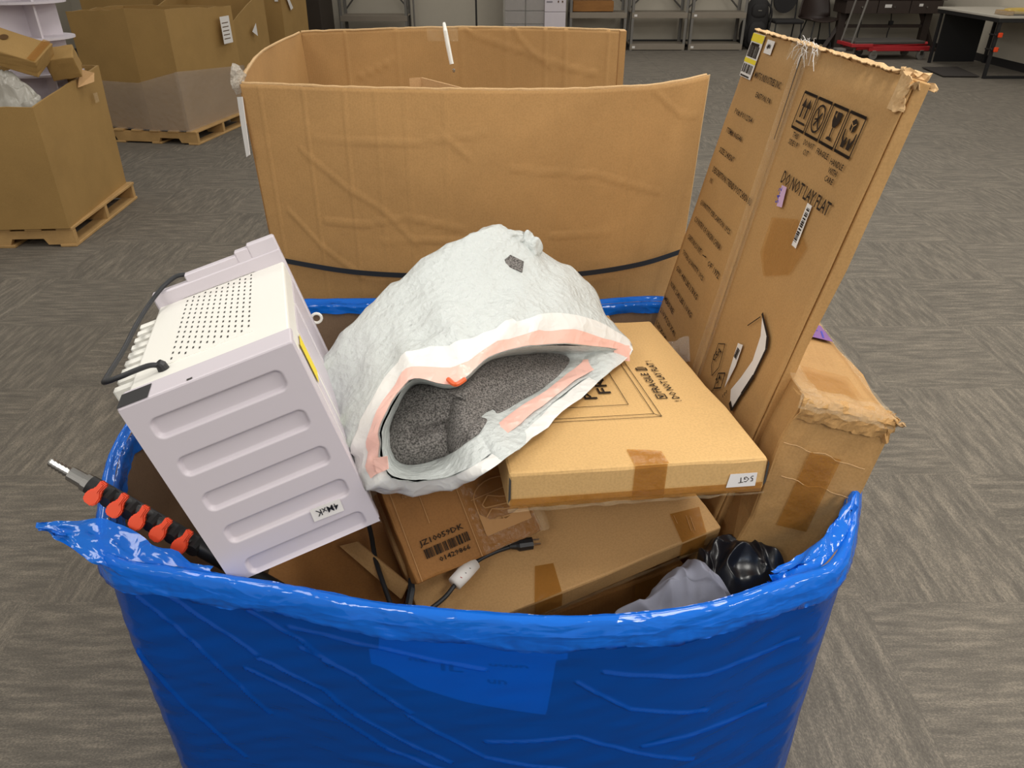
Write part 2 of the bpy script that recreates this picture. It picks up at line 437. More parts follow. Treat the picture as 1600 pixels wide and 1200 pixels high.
# outer film with taut diagonal pull lines
rl = [[(-0.596,0.800,0.915), (-0.505,0.800,0.830), (-0.423,0.800,0.756), (-0.331,0.790,0.700), (-0.287,0.790,0.654)],
      [(-0.618,0.820,0.809), (-0.552,0.820,0.752), (-0.476,0.800,0.698), (-0.414,0.800,0.649)],
      [(-0.334,0.790,0.685), (-0.248,0.780,0.644), (-0.161,0.780,0.575)], [(-0.415,0.800,0.642), (-0.313,0.780,0.593), (-0.259,0.780,0.545), (-0.170,0.780,0.492), (-0.102,0.770,0.455)],
      [(-0.442,0.800,0.610), (-0.319,0.780,0.548), (-0.213,0.780,0.468), (-0.128,0.770,0.435), (-0.068,0.770,0.411)], [(-0.606,0.820,0.738), (-0.519,0.800,0.642), (-0.419,0.800,0.492)],
      [(-0.168,0.770,0.569), (-0.044,0.770,0.475), (0.088,0.770,0.448), (0.179,0.770,0.401)], [(0.100,0.770,0.672), (0.186,0.770,0.602), (0.320,0.790,0.558)],
      [(0.215,0.770,0.501), (0.327,0.790,0.507), (0.438,0.800,0.510)], [(0.139,0.770,0.694), (0.307,0.790,0.654), (0.469,0.820,0.664)],
      [(-0.643,0.840,0.591), (-0.577,0.820,0.463), (-0.494,0.810,0.346)], [(-0.347,0.790,0.729), (-0.197,0.775,0.718), (-0.040,0.770,0.694)], [(-0.043,0.770,0.519), (0.106,0.770,0.536), (0.312,0.780,0.432)]]
rl = [[xz(p) for p in l_] for l_ in rl]
rows = []; zs = [.783-.0026*j for j in range(242)]+[.13, .07, .02]
for z in zs:
    row = []
    for i in range(NL):
        q = loop[i]; w_ = max(0, min(1, (.755-z)/.16)); w_ = w_*w_*(3-2*w_); d = .0060+.0030*w_+(.0012+.0045*w_)*nz((q.x, q.y, z*.5), 5, 3)
        dn = max(0, 1-(.755-z)/.06) if z < .755 else max(0, 1-(z-.755)/.02)*.6
        if q.y < 1.0:
            d += .0048*ridge((q.x, z), rl, .0023)*(1 if z < .75 else .2)+.0022*nz((q.x*.6+z*.8, q.y, z*2.6-q.x*1.2), 13, 9)
        d += .002*dn*(nz((q.x, q.y, z), 20, 4)+.4)
        row.append(rel((q.x+norm[i].x*d, q.y+norm[i].y*d, z)))
    rows.append(row)
obj('outer_film', grid_mesh(rows, True), BLUE, bulk, True)
# bunched film over the rim: inner hang, crest, fold
def hang(i):
    q = loop[i]
    if q.x > .42 and q.y < 1.3: return .10+.05*nz(q, 9, 2)
    if q.x < -.6 and q.y < 1.4: return .06+.03*nz(q, 9, 2)
    if q.y < 1.0: return .028+.018*nz(q, 12, 2)
    return .035+.012*nz(q, 6, 2)
prof = [(-.017, None, 1), (-.015, .5, .8), (-.0135, .12, .4), (-.012, .01, .2), (-.006, -.004, .15), (.002, -.005, .15), (.0085, .002, .3), (.0125, .014, .6), (.0145, .026, .8), (.0155, .038, .9), (.016, .046, 1.0), (.013, .048, 1)]
rows = []
for k, (off, dz, amp) in enumerate(prof):
    row = []
    for i in range(NL):
        q = loop[i]; h = hang(i); zz = q.z - (h if dz is None else dz*h if (k in (1, 2)) else dz*(1+.35*nz(q, 8, 5)))
        dd = off + amp*.0045*nz((q.x*.6, q.y*.6, zz*1.5), 34, 11+k*.12) + amp*.0022*nz((q.x, q.y, zz), 90, 4+k*.1)
        zz += amp*.004*nz((q.x, q.y, 0), 30, 20+k*.25) + .006*nz((q.x, q.y, 0), 5, 31)
        row.append(rel((q.x+norm[i].x*dd, q.y+norm[i].y*dd, zz)))
    rows.append(row)
obj('bunched_rim_film', grid_mesh(rows, True), BLUE_RIM, bulk, True)
# loose corner of the film sticking out on the near left corner
tp = spline([(-0.775,0.929,0.835), (-0.729,0.938,0.830), (-0.680,0.942,0.825), (-0.617,0.918,0.820), (-0.552,0.887,0.813), (-0.473,0.857,0.806)], 34)
bt = spline([(-0.773,0.927,0.820), (-0.734,0.915,0.815), (-0.691,0.886,0.800), (-0.642,0.871,0.785), (-0.559,0.854,0.780), (-0.459,0.841,0.775)], 34)
rows = []
for a in range(9):
    t = a/8; rows.append([rel(tp[i].lerp(bt[i], t)+Vector((nz(tp[i], 25, a), nz(tp[i], 25, a+3)-.8*math.sin(t*3.1), nz(tp[i], 22, a*.4+5)))*.011) for i in range(34)])
obj('film_corner_flap', grid_mesh(rows), BLUE_RIM, bulk, True)
# film gathered up on the near right corner
tp = spline([(0.594,1.008,0.835), (0.570,0.986,0.820), (0.533,0.948,0.810), (0.496,0.913,0.800), (0.453,0.881,0.795), (0.407,0.851,0.800)], 26)
bt = spline([(0.594,0.992,0.800), (0.570,0.939,0.790), (0.545,0.897,0.780), (0.499,0.859,0.785), (0.452,0.840,0.785), (0.394,0.817,0.790)], 26)
rows = []
for a in range(9):
    t = a/8; rows.append([rel(tp[i].lerp(bt[i], t)+Vector((nz(tp[i], 30, a), nz(tp[i], 30, a+3), nz(tp[i], 28, a*.4+5)+.9*math.sin(t*3.1)))*.010) for i in range(26)])
obj('film_corner_gather', grid_mesh(rows), BLUE_RIM, bulk, True)

# ------------------------------------------------------------ tall open carton behind it
ft = spline([(-0.683,2.000,1.341), (-0.527,1.970,1.340), (-0.380,1.950,1.338), (-0.094,1.930,1.337), (0.158,1.950,1.335), (0.369,1.980,1.341), (0.496,2.020,1.358)], 280)
emp = thing('open_bulk_carton', 'tall empty open-topped bulk carton with a black strap, behind the blue-wrapped one', 'carton', (-.1, 2.5, 0))
er = Vector((.1, -2.5, 0))
vcr = [(-0.634,1.960,1.161)[0], (-0.519,1.950,1.163)[0], (-0.416,1.940,1.166)[0], (-0.337,1.940,1.166)[0], (-0.263,1.930,1.168)[0], (-0.164,1.930,1.168)[0], (0.116,1.940,1.166)[0], (0.308,1.960,1.161)[0]]
wrk = [[(-0.544,1.950,1.188), (-0.430,1.950,1.097), (-0.342,1.950,1.045), (-0.254,1.950,0.956)], [(-0.605,1.960,1.025), (-0.520,1.950,0.929), (-0.413,1.950,0.853)],
       [(-0.348,1.940,0.960), (-0.191,1.940,0.967), (-0.017,1.940,0.956)], [(-0.501,1.950,1.005), (-0.389,1.950,1.001), (-0.274,1.940,1.026), (-0.121,1.940,0.996)],
       [(-0.178,1.940,1.238), (-0.107,1.940,1.179)], [(0.104,1.940,0.974), (0.261,1.950,0.978)], [(-0.506,1.950,1.220), (-0.262,1.950,1.212), (-0.065,1.940,1.238)], [(0.354,1.980,1.330), (0.429,2.000,1.268), (0.479,2.000,1.262)],
       [(0.000,1.940,1.150), (0.218,1.950,1.130), (0.394,1.970,1.074)]]
wrk = [[xz(p) for p in l_] for l_ in wrk]
rows = []; NZ = 150
for j in range(NZ):
    t = j/(NZ-1); row = []
    for i, p in enumerate(ft):
        s = i/279; z = p.z*(1-t)+.02*t
        x = p.x*(1-.07*t)-.006*t; y = p.y-.035*math.sin(math.pi*s)*math.sin(math.pi*min(1, t*1.6))
        h = .0028*ridge((x, 0), [[(c_, -1), (c_, 1)] for c_ in vcr], .0035)+.0035*ridge((x, z), wrk, .0036)+.0028*nz((x, 0, z), 5, 2)+.0006*nz((x, 0, z), 24, 3)
        if t == 0: z += .002*nz((x, 0, 0), 30, 8)
        row.append(Vector((x, y-h, z))+er)
    rows.append(row)
ew = obj('front_wall', grid_mesh(rows), KRAFT, emp, True); solid(ew, .008)
# front torn edge strip at the right end
rows = [[Vector((r[-1].x+dx, r[-1].y+dy, r[-1].z+(.012*nz((0, 0, r[-1].z), 40, 2) if k_ == 0 and i > 0 else 0))) for i, r in enumerate(rows) for _ in [0]] for k_, (dx, dy) in enumerate(((-.002, -.001), (.006, .004), (.010, .012)))]
te = obj('torn_edge', grid_mesh(rows), EDGE, emp); solid(te, .003)
lb = spline([(-0.696,2.038,1.335), (-0.765,2.320,1.335), (-0.838,2.751,1.335), (-0.855,3.312,1.335)], 30)
bb = spline([(-0.855,3.312,1.335), (-0.635,3.388,1.335), (-0.273,3.494,1.335), (0.165,3.522,1.330), (0.498,3.576,1.315)], 180)
wrb = [[(-0.217,3.150,1.350), (-0.162,3.150,1.305), (-0.025,3.150,1.259), (0.101,3.150,1.225), (0.255,3.150,1.166), (0.371,3.150,1.142)], [(0.000,3.150,1.355), (0.030,3.150,1.292), (0.106,3.150,1.218), (0.178,3.150,1.170)], [(-0.505,3.150,1.213), (-0.651,3.150,1.151)]]
wrb = [[xz(p) for p in l_] for l_ in wrb]
vb = [(-0.689,3.150,1.259)[0], (-0.488,3.150,1.259)[0], (-0.218,3.150,1.259)[0], (-0.025,3.150,1.259)[0], (0.145,3.150,1.259)[0], (0.233,3.150,1.259)[0], (0.421,3.150,1.259)[0]]
def wall_grid(line_, fn, nzv):
    rows = []
    for j in range(nzv):
        t = j/(nzv-1); rows.append([fn(p, i/(len(line_)-1), t)+er for i, p in enumerate(line_)])
    return grid_mesh(rows)
o = obj('left_wall', wall_grid(lb, lambda p, s, t: Vector((p.x*(1-.05*t)+.004*nz(p, 9, 3), p.y, p.z*(1-t)+.02*t+(.003*nz(p, 14, 1) if t == 0 else 0))), 12), KRAFT, emp); solid(o, .008, 1)
o = obj('back_wall', wall_grid(bb, lambda p, s, t: Vector((p.x, p.y-.005*ridge((p.x, p.z*(1-t)), wrb, .006)-.004*ridge((p.x, 0), [[(c_, -1), (c_, 1)] for c_ in vb], .005)+.003*nz((p.x, 0, p.z*(1-t)), 5, 4), p.z*(1-t)+.02*t+(.003*nz(p, 16, 1) if t == 0 else 0))), 90), KRAFT, emp, True); solid(o, .008, 1)
for nm, ln in (('front', ft), ('left', lb), ('back', bb)):
    obj('raw_top_edge', tube([Vector((p.x, p.y+(.004 if nm != 'back' else .003), p.z+.001+.002*nz(p, 30, 8)))+er for p in ln[::2]], .0042, 6), EDGE, emp)
p = Vector((0.435,3.200,1.350))
obj('corner_lip', box((p.x-.012+.1, p.y-2.5-.012, .02), (p.x+.012+.1, p.y-2.5+.03, p.z)), KRAFT, emp)
# folded inner flap seen just over the front rim
a, c, d = Vector((-0.312,2.450,1.288)), Vector((-0.276,2.450,1.290)), Vector((-0.119,2.250,1.287))
o = obj('inner_flap', ([tuple(v+er) for v in (a, c, d, Vector((d.x, d.y, .1)), Vector((a.x, a.y, .1)))], [(0, 1, 2, 3, 4)]), KRAFT_PALE, emp); solid(o, .006)
# black strap
sp = spline([(-0.643,1.955,0.886), (-0.456,1.905,0.874), (-0.278,1.880,0.871), (-0.035,1.875,0.869), (0.174,1.885,0.873), (0.352,1.920,0.888), (0.476,1.960,0.912)], 60)
rows = [[Vector((p.x, p.y, p.z+d))+er for p in sp] for d in (-.007, .007)]
STRAP_REF = obj('strap', grid_mesh(rows), STRAP, emp); solid(STRAP_REF, .002)
# white bent tie with tape, label on the side, clear wrap knot on the corner
q = [Vector((-0.256,3.100,1.384))+er, Vector((-0.247,3.040,1.361))+er, Vector((-0.239,3.030,1.314))+er, Vector((-0.227,3.020,1.253))+er]
obj('white_tie', tube(q, [.006, .008, .0085, .008], 8), WHITE_ENAMEL, emp)
q0 = Vector((-0.222,3.040,1.228))+er
obj('screw_head', box(q0-Vector((.005, .005, .006)), q0+Vector((.005, .005, .006)), .002), METAL, emp)
q0 = Vector((-0.318,3.060,1.328))+er; q1 = Vector((-0.202,3.060,1.328))+er; qt = Vector((-0.315,3.060,1.376))+er
rows = [[q0.lerp(q1, i/10)+Vector((0, -.004+.006*nz((i, j, 0), .7, 2), (qt.z-q0.z)*j/5)) for i in range(11)] for j in range(6)]
obj('clear_tape', grid_mesh(rows), CLEARTAPE, emp, True)
lq = [Vector((-0.706,2.020,1.308)), Vector((-0.686,2.000,1.312)), Vector((-0.689,1.990,1.170)), Vector((-0.706,2.010,1.159)), Vector((-0.712,2.030,1.243))]
o = obj('side_label', ([tuple(v+er+Vector((.004, -.012, 0))) for v in lq], [(0, 1, 2, 3, 4)]), PAPER, emp); solid(o, .002)
kn = bmesh.new(); bmesh.ops.create_icosphere(kn, subdivisions=3, radius=.026)
kc = Vector((-0.697,2.020,1.348))+er
for v in kn.verts: v.co = Vector((v.co.x*.7, v.co.y, v.co.z*1.1))*(1+.5*nz(v.co, 60, 3)+.4*nz(v.co, 25, 8))+kc
obj('wrap_knot', kn, KNOT, emp)

# ------------------------------------------------------------ cartons and goods in the blue carton
# tall leaning carton: local x = reading direction (far -> near), y = up its length, z = out of the printed face
tall = thing('tall_carton', 'tall thin kraft carton printed DO NOT LAY FLAT, leaning out of the blue carton', 'carton', M=frame((.551, 1.85, 1.478), (.06, -.998, 0), (.21, .033, .977)))
bm = carton_mesh(.69, 1.05, .024, 3, .003, .003, 6, .006)
for v in bm.verts: v.co += Vector((0, -1.05, -.027))
obj('carton_body', bm, KRAFT_TALL, tall)
def flap(name, quad, seed, n=22, lift=0):
    rows = []
    q = [Vector((a, c, 0)) for a, c in quad]      # bl br tr tl
    for j in range(n):
        t = j/(n-1); row = []
        for i in range(n):
            s = i/(n-1); p = (q[0].lerp(q[1], s)).lerp(q[3].lerp(q[2], s), t)
            p.z = .0005+.0022*nz(p, 7, seed)+.001*nz(p, 25, seed+1)+lift*s
            if j == n-1: p.y += .006*nz(p, 40, seed)
            row.append(p)
        rows.append(row)
    o = obj(name, grid_mesh(rows), KRAFT_TALL, tall, True); solid(o, .003); return o
flap('long_flap', ((.0, -1.04), (.405, -1.04), (.293, -.002), (.002, -.002)), 5)
flap('long_flap', ((.410, -1.04), (.688, -1.04), (.686, -.004), (.298, -.002)), 9, lift=.0)
zt = .0042; Z0 = (0, 0, zt)
rows = [[Vector((.352-.1*(j/30)*0+(.395-.295)*(1-j/30)*1-.055+dx, -1.0+j/30*.99, zt+.0015+.001*nz((dx*9, j, 0), .6, 3))) for dx in (-.028, 0, .028)] for j in range(31)]
obj('clear_tape', grid_mesh(rows), CLEARTAPE, tall, True)
bm = bmesh.new(); rn = random.Random(4)
for k in range(34):
    a = rn.gauss(.30, .04); c = rn.uniform(-.012, .006); q = Vector((a, c, .005))
    e2 = q+Vector((rn.uniform(-.030, .030), rn.uniform(-.035, .012), rn.uniform(.0, .006)))
    mid = q.lerp(e2, .5)+Vector((0, .004, .004)); add_tube(bm, [q, mid, e2], .0005, 3, False)
tag(obj('torn_tape_fibres', bm, PAPER, tall), kind='stuff')
rows = [[Vector((.23+.14*i/24, -.03+.036*j/9+.006*nz((i, j, 3), .5, 7), .005+.008*abs(nz((i, j, 0), .45, 4)))) for i in range(25)] for j in range(10)]
obj('clear_tape', grid_mesh(rows), CLEARTAPE, tall)
ragged('crushed_top_edge', tall, lambda s, t: (.69*s, .001+.003*math.sin(t*3.1)-(.012*max(0, s-.93)/.07), .005-.034*t), 170, 8, lambda s: .003+.003*max(0, nz((s*9, 0, 0), 1, 3))+(.012 if s > .9 else 0)*min(1, (s-.9)/.05 if s > .9 else 0), 5, EDGE)
ragged('crushed_corner', tall, lambda s, t: (.655+.036*s, -.050+.05*t, .005), 18, 22, lambda s: .006*s, 9, EDGE)
flat(tall, 'open_seam', [[(.2925, -.003), (.2965, -.003), (.3165, -.175), (.3145, -.175)]], (0, 0, .0062), (1, 0, 0), (0, 1, 0), SLOT)
def tt(body, s, v, w, h, mat=None): return text(tall, body, (s, v-h*.5, zt), (1, 0, 0), (0, 1, 0), w, h, mat)
tt('MOTG INDUSTRIES INC.', .096, -.082, .155, .014); tt('EASTON, PA', .141, -.118, .088, .013); tt('PO#: PO112764', .055, -.168, .115, .013)
tt('ITEM#: 865646', .045, -.213, .107, .013); tt('SIZE: 24X36"', .043, -.259, .105, .013); tt('DESCRIPTION: TREND POST 24X36 BL', .045, -.306, .272, .014)
tt('PK', .05, -.332, .016, .011); tt('QUANTITY PER CARTON: 1PCS', .038, -.390, .230, .014); tt('COUNTRY OF ORIGIN: CHINA', .038, -.433, .210, .014)
tt('CARTON COUNT:', .033, -.481, .118, .014); tt('OF  1972', .212, -.483, .085, .014); tt('TOTAL QUANTITY: 1PCS', .036, -.524, .182, .014)
tt('G.W.: 4.83 LBS 3.78 KG', .030, -.569, .193, .014); tt('N.W.: 2.43 LBS 1.10 KG', .029, -.615, .198, .014); tt('MEASURE:', .020, -.661, .093, .014)
tt('2.10 X 5.20 X 4.1', .022, -.695, .150, .014); tt('1.20 X 0.4', .022, -.733, .100, .014)
flat(tall, 'print_dash', [line((.165, -.482), (.192, -.478), .002)], Z0, (1, 0, 0), (0, 1, 0), INK)
# handling symbols
bw, by0, by1 = .056, -.138, -.074
xs0 = [.365+k*.0635 for k in range(4)]
fr = []
for k, a in enumerate(xs0):
    fr += outline([(a, by0), (a+bw, by0), (a+bw, by1), (a, by1)], .0028)
    fr += [line((a, by1), (a+bw, by1), .005), line((a, by0), (a+bw, by0), .005)]
def sh(k, pts): return [(xs0[k]+x*bw, by0+y*(by1-by0)) for x, y in pts]
for k, x in ((0, .32), (0, .66)):
    fr += [sh(k, [(x-.05, .32), (x+.05, .32), (x+.05, .66), (x-.05, .66)]), sh(k, [(x-.15, .63), (x+.15, .63), (x, .88)])]
fr += [sh(0, [(.15, .16), (.85, .16), (.85, .22), (.15, .22)])]
ring = [(.5+.36*math.cos(t*math.pi/12), .5+.36*math.sin(t*math.pi/12)) for t in range(24)]
fr += [line(sh(1, [ring[i]])[0], sh(1, [ring[(i+1) % 24]])[0], .0035) for i in range(24)]
fr += [line(*sh(1, [(.3, .74), (.7, .26)]), .004), line(*sh(1, [(.34, .3), (.66, .68)]), .0045), line(*sh(1, [(.28, .46), (.5, .5)]), .003)]
fr += [sh(2, [(.28, .88), (.42, .88), (.36, .76), (.5, .7), (.46, .88), (.76, .88), (.74, .62), (.6, .48), (.42, .48), (.3, .62)]), sh(2, [(.47, .2), (.53, .2), (.53, .5), (.47, .5)]), sh(2, [(.3, .14), (.7, .14), (.62, .22), (.38, .22)])]
fr += [sh(3, [(.34, .62), (.5, .54), (.66, .62), (.66, .82), (.5, .9), (.34, .82)])]
for sx in (1, -1):
    g = lambda x: .5+sx*(x-.5)
    fr += [sh(3, [(g(.12), .58), (g(.17), .58), (g(.2), .42), (g(.3), .3), (g(.38), .42), (g(.44), .4), (g(.42), .14), (g(.22), .14), (g(.2), .26), (g(.12), .4)])]
flat(tall, 'handling_symbols', fr, Z0, (1, 0, 0), (0, 1, 0), INK)
flat(tall, 'symbol_gaps', [sh(3, [(.48, .55), (.52, .55), (.52, .73), (.48, .73)]), sh(3, [(.36, .8), (.5, .72), (.64, .8), (.64, .77), (.5, .69), (.36, .77)])], (0, 0, zt+.0006), (1, 0, 0), (0, 1, 0), KRAFT_TALL)
tt('THIS', .383, -.149, .026, .010); tt('SIDE UP', .377, -.163, .044, .010); tt('DO NOT', .438, -.151, .044, .010); tt('CUT', .450, -.166, .022, .010)
tt('FRAGILE', .497, -.153, .048, .010); tt('HANDLE', .558, -.156, .048, .010); tt('WITH', .563, -.170, .032, .010); tt('CARE', .562, -.184, .032, .010)
tt('DO NOT LAY FLAT', .408, -.224, .212, .024)
# labels
flat(tall, 'shipping_label', [rect(.008, -.097, .072, .092)], Z0, (1, 0, 0), (0, 1, 0), PAPER)
flat(tall, 'yellow_band', [rect(.008, -.022, .072, .016), rect(.008, -.066, .072, .009)], (0, 0, zt+.001), (1, 0, 0), (0, 1, 0), YELLOW)
flat(tall, 'label_barcode', bars(.013, -.054, .06, .024, 16, 3)+bars(.013, -.087, .06, .018, 14, 5), (0, 0, zt+.001), (1, 0, 0), (0, 1, 0), INK)
flat(tall, 'label_print', [rect(.016+.0085*k, -.030, .0070, .0055) for k in range(6)], (0, 0, zt+.001), (1, 0, 0), (0, 1, 0), INK)
flat(tall, 'label_print', [rect(.014+.007*k, -.0955, .005, .0035) for k in range(8)], (0, 0, zt+.001), (1, 0, 0), (0, 1, 0), INK)
flat(tall, 'small_sticker', [rect(.100, -.037, .042, .027)], Z0, (1, 0, 0), (0, 1, 0), PAPER)
text(tall, '4Mx', (.110, -.029, zt), (1, .2, 0), (-.2, 1, 0), .022, .010, INK, 'lettering', .0016)
flat(tall, 'lilac_sticker', [[(.422, -.238), (.444, -.236), (.456, -.272), (.434, -.276)]], (0, 0, zt+.001), (1, 0, 0), (0, 1, 0), LILAC)
text(tall, '54-2', (.436, -.270, zt), (-.25, 1, 0), (-1, -.25, 0), .03, .014, BLUEPEN, 'lettering', .002)
flat(tall, 'barcode_strip', [[(.541, -.236), (.560, -.236), (.566, -.314), (.547, -.314)]], Z0, (1, 0, 0), (0, 1, 0), PAPER)
flat(tall, 'strip_barcode', bars(.548, -.305, .011, .064, 18, 8, False), (0, 0, zt+.001), (1, 0, 0), (0, 1, 0), INK)
flat(tall, 'brown_tape', [[(.43, -.30), (.53, -.27), (.60, -.30), (.58, -.36), (.49, -.40), (.44, -.37)]], Z0, (1, 0, 0), (0, 1, 0), TAPE_FAINT)
hole = [(.546, -.455), (.600, -.478), (.614, -.497), (.610, -.56), (.596, -.61), (.585, -.655), (.565, -.648), (.548, -.628), (.566, -.59), (.583, -.54), (.574, -.49)]
flat(tall, 'dark_tear_edge', [line(hole[i], hole[i+1], .006+.003*(i % 2)) for i in range(0, 6)]+[line((.51, -.50), (.545, -.463), .002)], (0, 0, zt+.0006), (1, 0, 0), (0, 1, 0), INK)
o = flat(tall, 'torn_hole', [hole], Z0, (1, 0, 0), (0, 1, 0), PAPER); o['label'] = 'torn hole showing white padding'
flat(tall, 'peeling_label', [[(.500, -.545), (.522, -.538), (.528, -.585), (.520, -.64), (.510, -.60)]], Z0, (1, 0, 0), (0, 1, 0), PAPER)
flat(tall, 'label_barcode', bars(.507, -.573, .014, .022, 8, 2), (0, 0, zt+.001), (1, 0, 0), (0, 1, 0), INK)
flat(tall, 'print_box', outline([(.418, -.590), (.448, -.575), (.462, -.625), (.446, -.655), (.425, -.640)], .0018), Z0, (1, 0, 0), (0, 1, 0), INK)
text(tall, 'C5A', (.428, -.632, zt), (.5, 1, 0), (-1, .5, 0), .04, .016, INK)
flat(tall, 'print_box', outline([(.470, -.635), (.498, -.618), (.505, -.650), (.478, -.668)], .0026), Z0, (1, 0, 0), (0, 1, 0), INK)
text(tall, '24', (.480, -.657, zt), (.5, 1, 0), (-1, .5, 0), .022, .014, INK)
text(tall, '500', (.472, -.690, zt), (.5, 1, 0), (-1, .5, 0), .022, .008, INK); text(tall, '100', (.53, -.66, zt), (.5, 1, 0), (-1, .5, 0), .022, .008, INK)

# flat carton: top print
fl = thing('flat_carton', 'clean flat kraft carton printed with a picture frame outline, lying across the heap', 'carton', M=frame((-.008, .919, .870), (.989, .145, -.031), (-.147, .986, -.079)))
bm = carton_mesh(.4347, .622, .0656, 21, .0018, .006, 6, .003)
obj('carton_body', bm, KRAFT_FLAT, fl)
ft_ = .0668; F0 = (0, 0, ft_)
lw = .0011
def rct(a, c, d, e2): return [(a, c), (d, c), (d, e2), (a, e2)]
flat(fl, 'frame_outline', outline(rct(.085, .152, .302, .53), lw)+outline(rct(.097, .163, .291, .52), lw)+outline(rct(.130, .203, .255, .48), lw)+[line((.302, .152), (.291, .163), lw), line((.085, .152), (.097, .163), lw)], F0, (1, 0, 0), (0, 1, 0), INK)
text(fl, 'POSTER', (.205, .232, ft_), (0, 1, 0), (-1, 0, 0), .205, .026); text(fl, 'FRAME', (.236, .252, ft_), (0, 1, 0), (-1, 0, 0), .185, .024)
text(fl, 'FRAGILE', (.334, .245, ft_), (0, 1, 0), (-1, 0, 0), .088, .016); text(fl, '! DO NOT LAY FLAT !', (.360, .206, ft_), (0, 1, 0), (-1, 0, 0), .185, .015)
ic = outline(rct(.318, .220, .336, .238), .002)+[line((.322, .224), (.332, .229), .003), line((.322, .234), (.332, .229), .003)]
ic += outline(rct(.316, .345, .337, .358), .002)+[line((.316, .352), (.337, .352), .0035), line((.32, .362), (.334, .362), .002)]
flat(fl, 'print_icons', ic, F0, (1, 0, 0), (0, 1, 0), INK)
flat(fl, 'brown_tape', [[(.206, -.002), (.262, -.002), (.262, .036), (.236, .044), (.206, .048)]], F0, (1, 0, 0), (0, 1, 0), TAPE)
flat(fl, 'brown_tape', [rect(.206, 0, .054, .066)], (0, -.0015, 0), (1, 0, 0), (0, 0, 1), TAPE)
flat(fl, 'brown_tape', [rect(.004, .001, .426, .018)], (0, -.0024, 0), (1, 0, 0), (0, 0, 1), TAPE)
rows = [[Vector((.0+.4347*i/40, -.004-.004*abs(nz((i, j, 0), .5, 2)), -.004+.006*j/2+.004*nz((i, j, 4), .4, 3))) for i in range(41)] for j in range(3)]
obj('clear_tape_edge', grid_mesh(rows), CLEARTAPE, fl, True)
flat(fl, 'white_sticker', [[(.366, .013), (.417, .013), (.417, .039), (.370, .039)]], (0, -.0030, 0), (1, 0, 0), (0, 0, 1), PAPER)
text(fl, '5GT', (.411, 0, .034), (-1, 0, -.1), (.1, 0, -1), .026, .011, INK, 'lettering', .0045, 0)
for sx in (0, 1):   # dark open corners of the end flaps
    a = .001 if sx == 0 else .431
    flat(fl, 'open_corner', [[(a, .012), (a+.004, .02), (a+.004, .055), (a+.001, .062)]], (0, -.0032, 0), (1, 0, 0), (0, 0, 1), SLOT)

# worn carton at the right rim
WX, WY = (.972, -.121, -.201), (.103, .990, -.097)
Mw = frame((0, 0, 0), WX, WY); P0 = Vector((.652, 1.05, .949)); P0 = P0 - (Mw.to_3x3() @ Vector((.165, 0, .75)))
wc = thing('worn_carton', 'battered kraft carton with a crushed taped end, leaning over the rim of the blue carton', 'carton', M=frame(P0, WX, WY))
bm = carton_mesh(.165, .56, .75, 41, .006, .007, 8, .013)
for v in bm.verts:
    for zc in (.20, .42, .60, .67):
        v.co.y += .006*math.exp(-((v.co.z-zc-.02*nz(v.co, 9, 5))/.012)**2)*(1 if v.co.y < .1 else 0)
obj('carton_body', bm, KRAFT_WORN, wc)
tz = .757
flat(wc, 'brown_tape', [rct(.03, .045, .12, .14)], (0, 0, tz+.002), (1, 0, 0), (0, 1, 0), TAPE_FAINT)
flat(wc, 'brown_tape', [rct(.05, .50, .105, .66)], (0, -.006, 0), (1, 0, 0), (0, 0, 1), TAPE)
o = flat(wc, 'purple_sticker', [rct(.080, .335, .150, .43)], (0, 0, tz+.001), (1, 0, 0), (0, 1, 0), PURPLE)
flat(wc, 'pen_marks', [line((.092, .36), (.100, .415), .004), line((.112, .35), (.118, .40), .004), line((.118, .40), (.130, .385), .004), line((.132, .345), (.140, .39), .004)], (0, 0, tz+.0016), (1, 0, 0), (0, 1, 0), BLUEPEN)
def we(s, t):
    pr_ = [(-.007, .715), (-.009, .735), (-.009, .748), (-.003, .757), (.010, .759), (.022, .758)]
    k = min(int(t*5), 4); f_ = t*5-k; a_, c_ = pr_[k], pr_[k+1]
    return (.165*s, a_[0]*(1-f_)+c_[0]*f_, a_[1]*(1-f_)+c_[1]*f_)
ragged('crushed_edge', wc, we, 60, 14, lambda s: .003+.009*max(0, (s-.86)/.14), 4, KRAFT_WORN)
ragged('torn_corner', wc, lambda s, t: (.155+.024*s, -.012+.022*t, .755-.012*t), 12, 12, lambda s: .010, 6, EDGE)
for zc, a0, a1 in ((.20, .01, .15), (.425, .0, .16), (.60, .02, .165), (.665, .0, .15), (.30, .03, .12)):
    obj('crease', tube([(a0+(a1-a0)*i/14, -.0065-.002*nz((i, zc*9, 0), .5, 2), zc+.008*nz((i, zc*7, 2), .35, 6)-.01*i/14) for i in range(15)], .0007, 5), KRAFT_PALE, wc)
rows = [[Vector((-.004+.165*i/24, -.012+.05*j/6+.006*nz((i, j, 0), .3, 6), tz+.002+.006*nz((i, j, 2), .35, 5)-(.02 if j == 0 else 0))) for i in range(25)] for j in range(7)]
obj('clear_tape', grid_mesh(rows), CLEARTAPE, wc, True)
rows = [[Vector((-.004+.012*j, .0+.30*i/24, tz+.002+.007*nz((i, j, 2), .4, 8))) for i in range(25)] for j in range(4)]
obj('clear_tape', grid_mesh(rows), CLEARTAPE, wc, True)
rows = [[Vector((.148+.010*j, .02+.53*i/30, tz+.001+.004*nz((i, j, 2), .4, 18)-.006*max(0, j-1))) for i in range(31)] for j in range(3)]
obj('clear_tape', grid_mesh(rows), CLEARTAPE, wc, True)

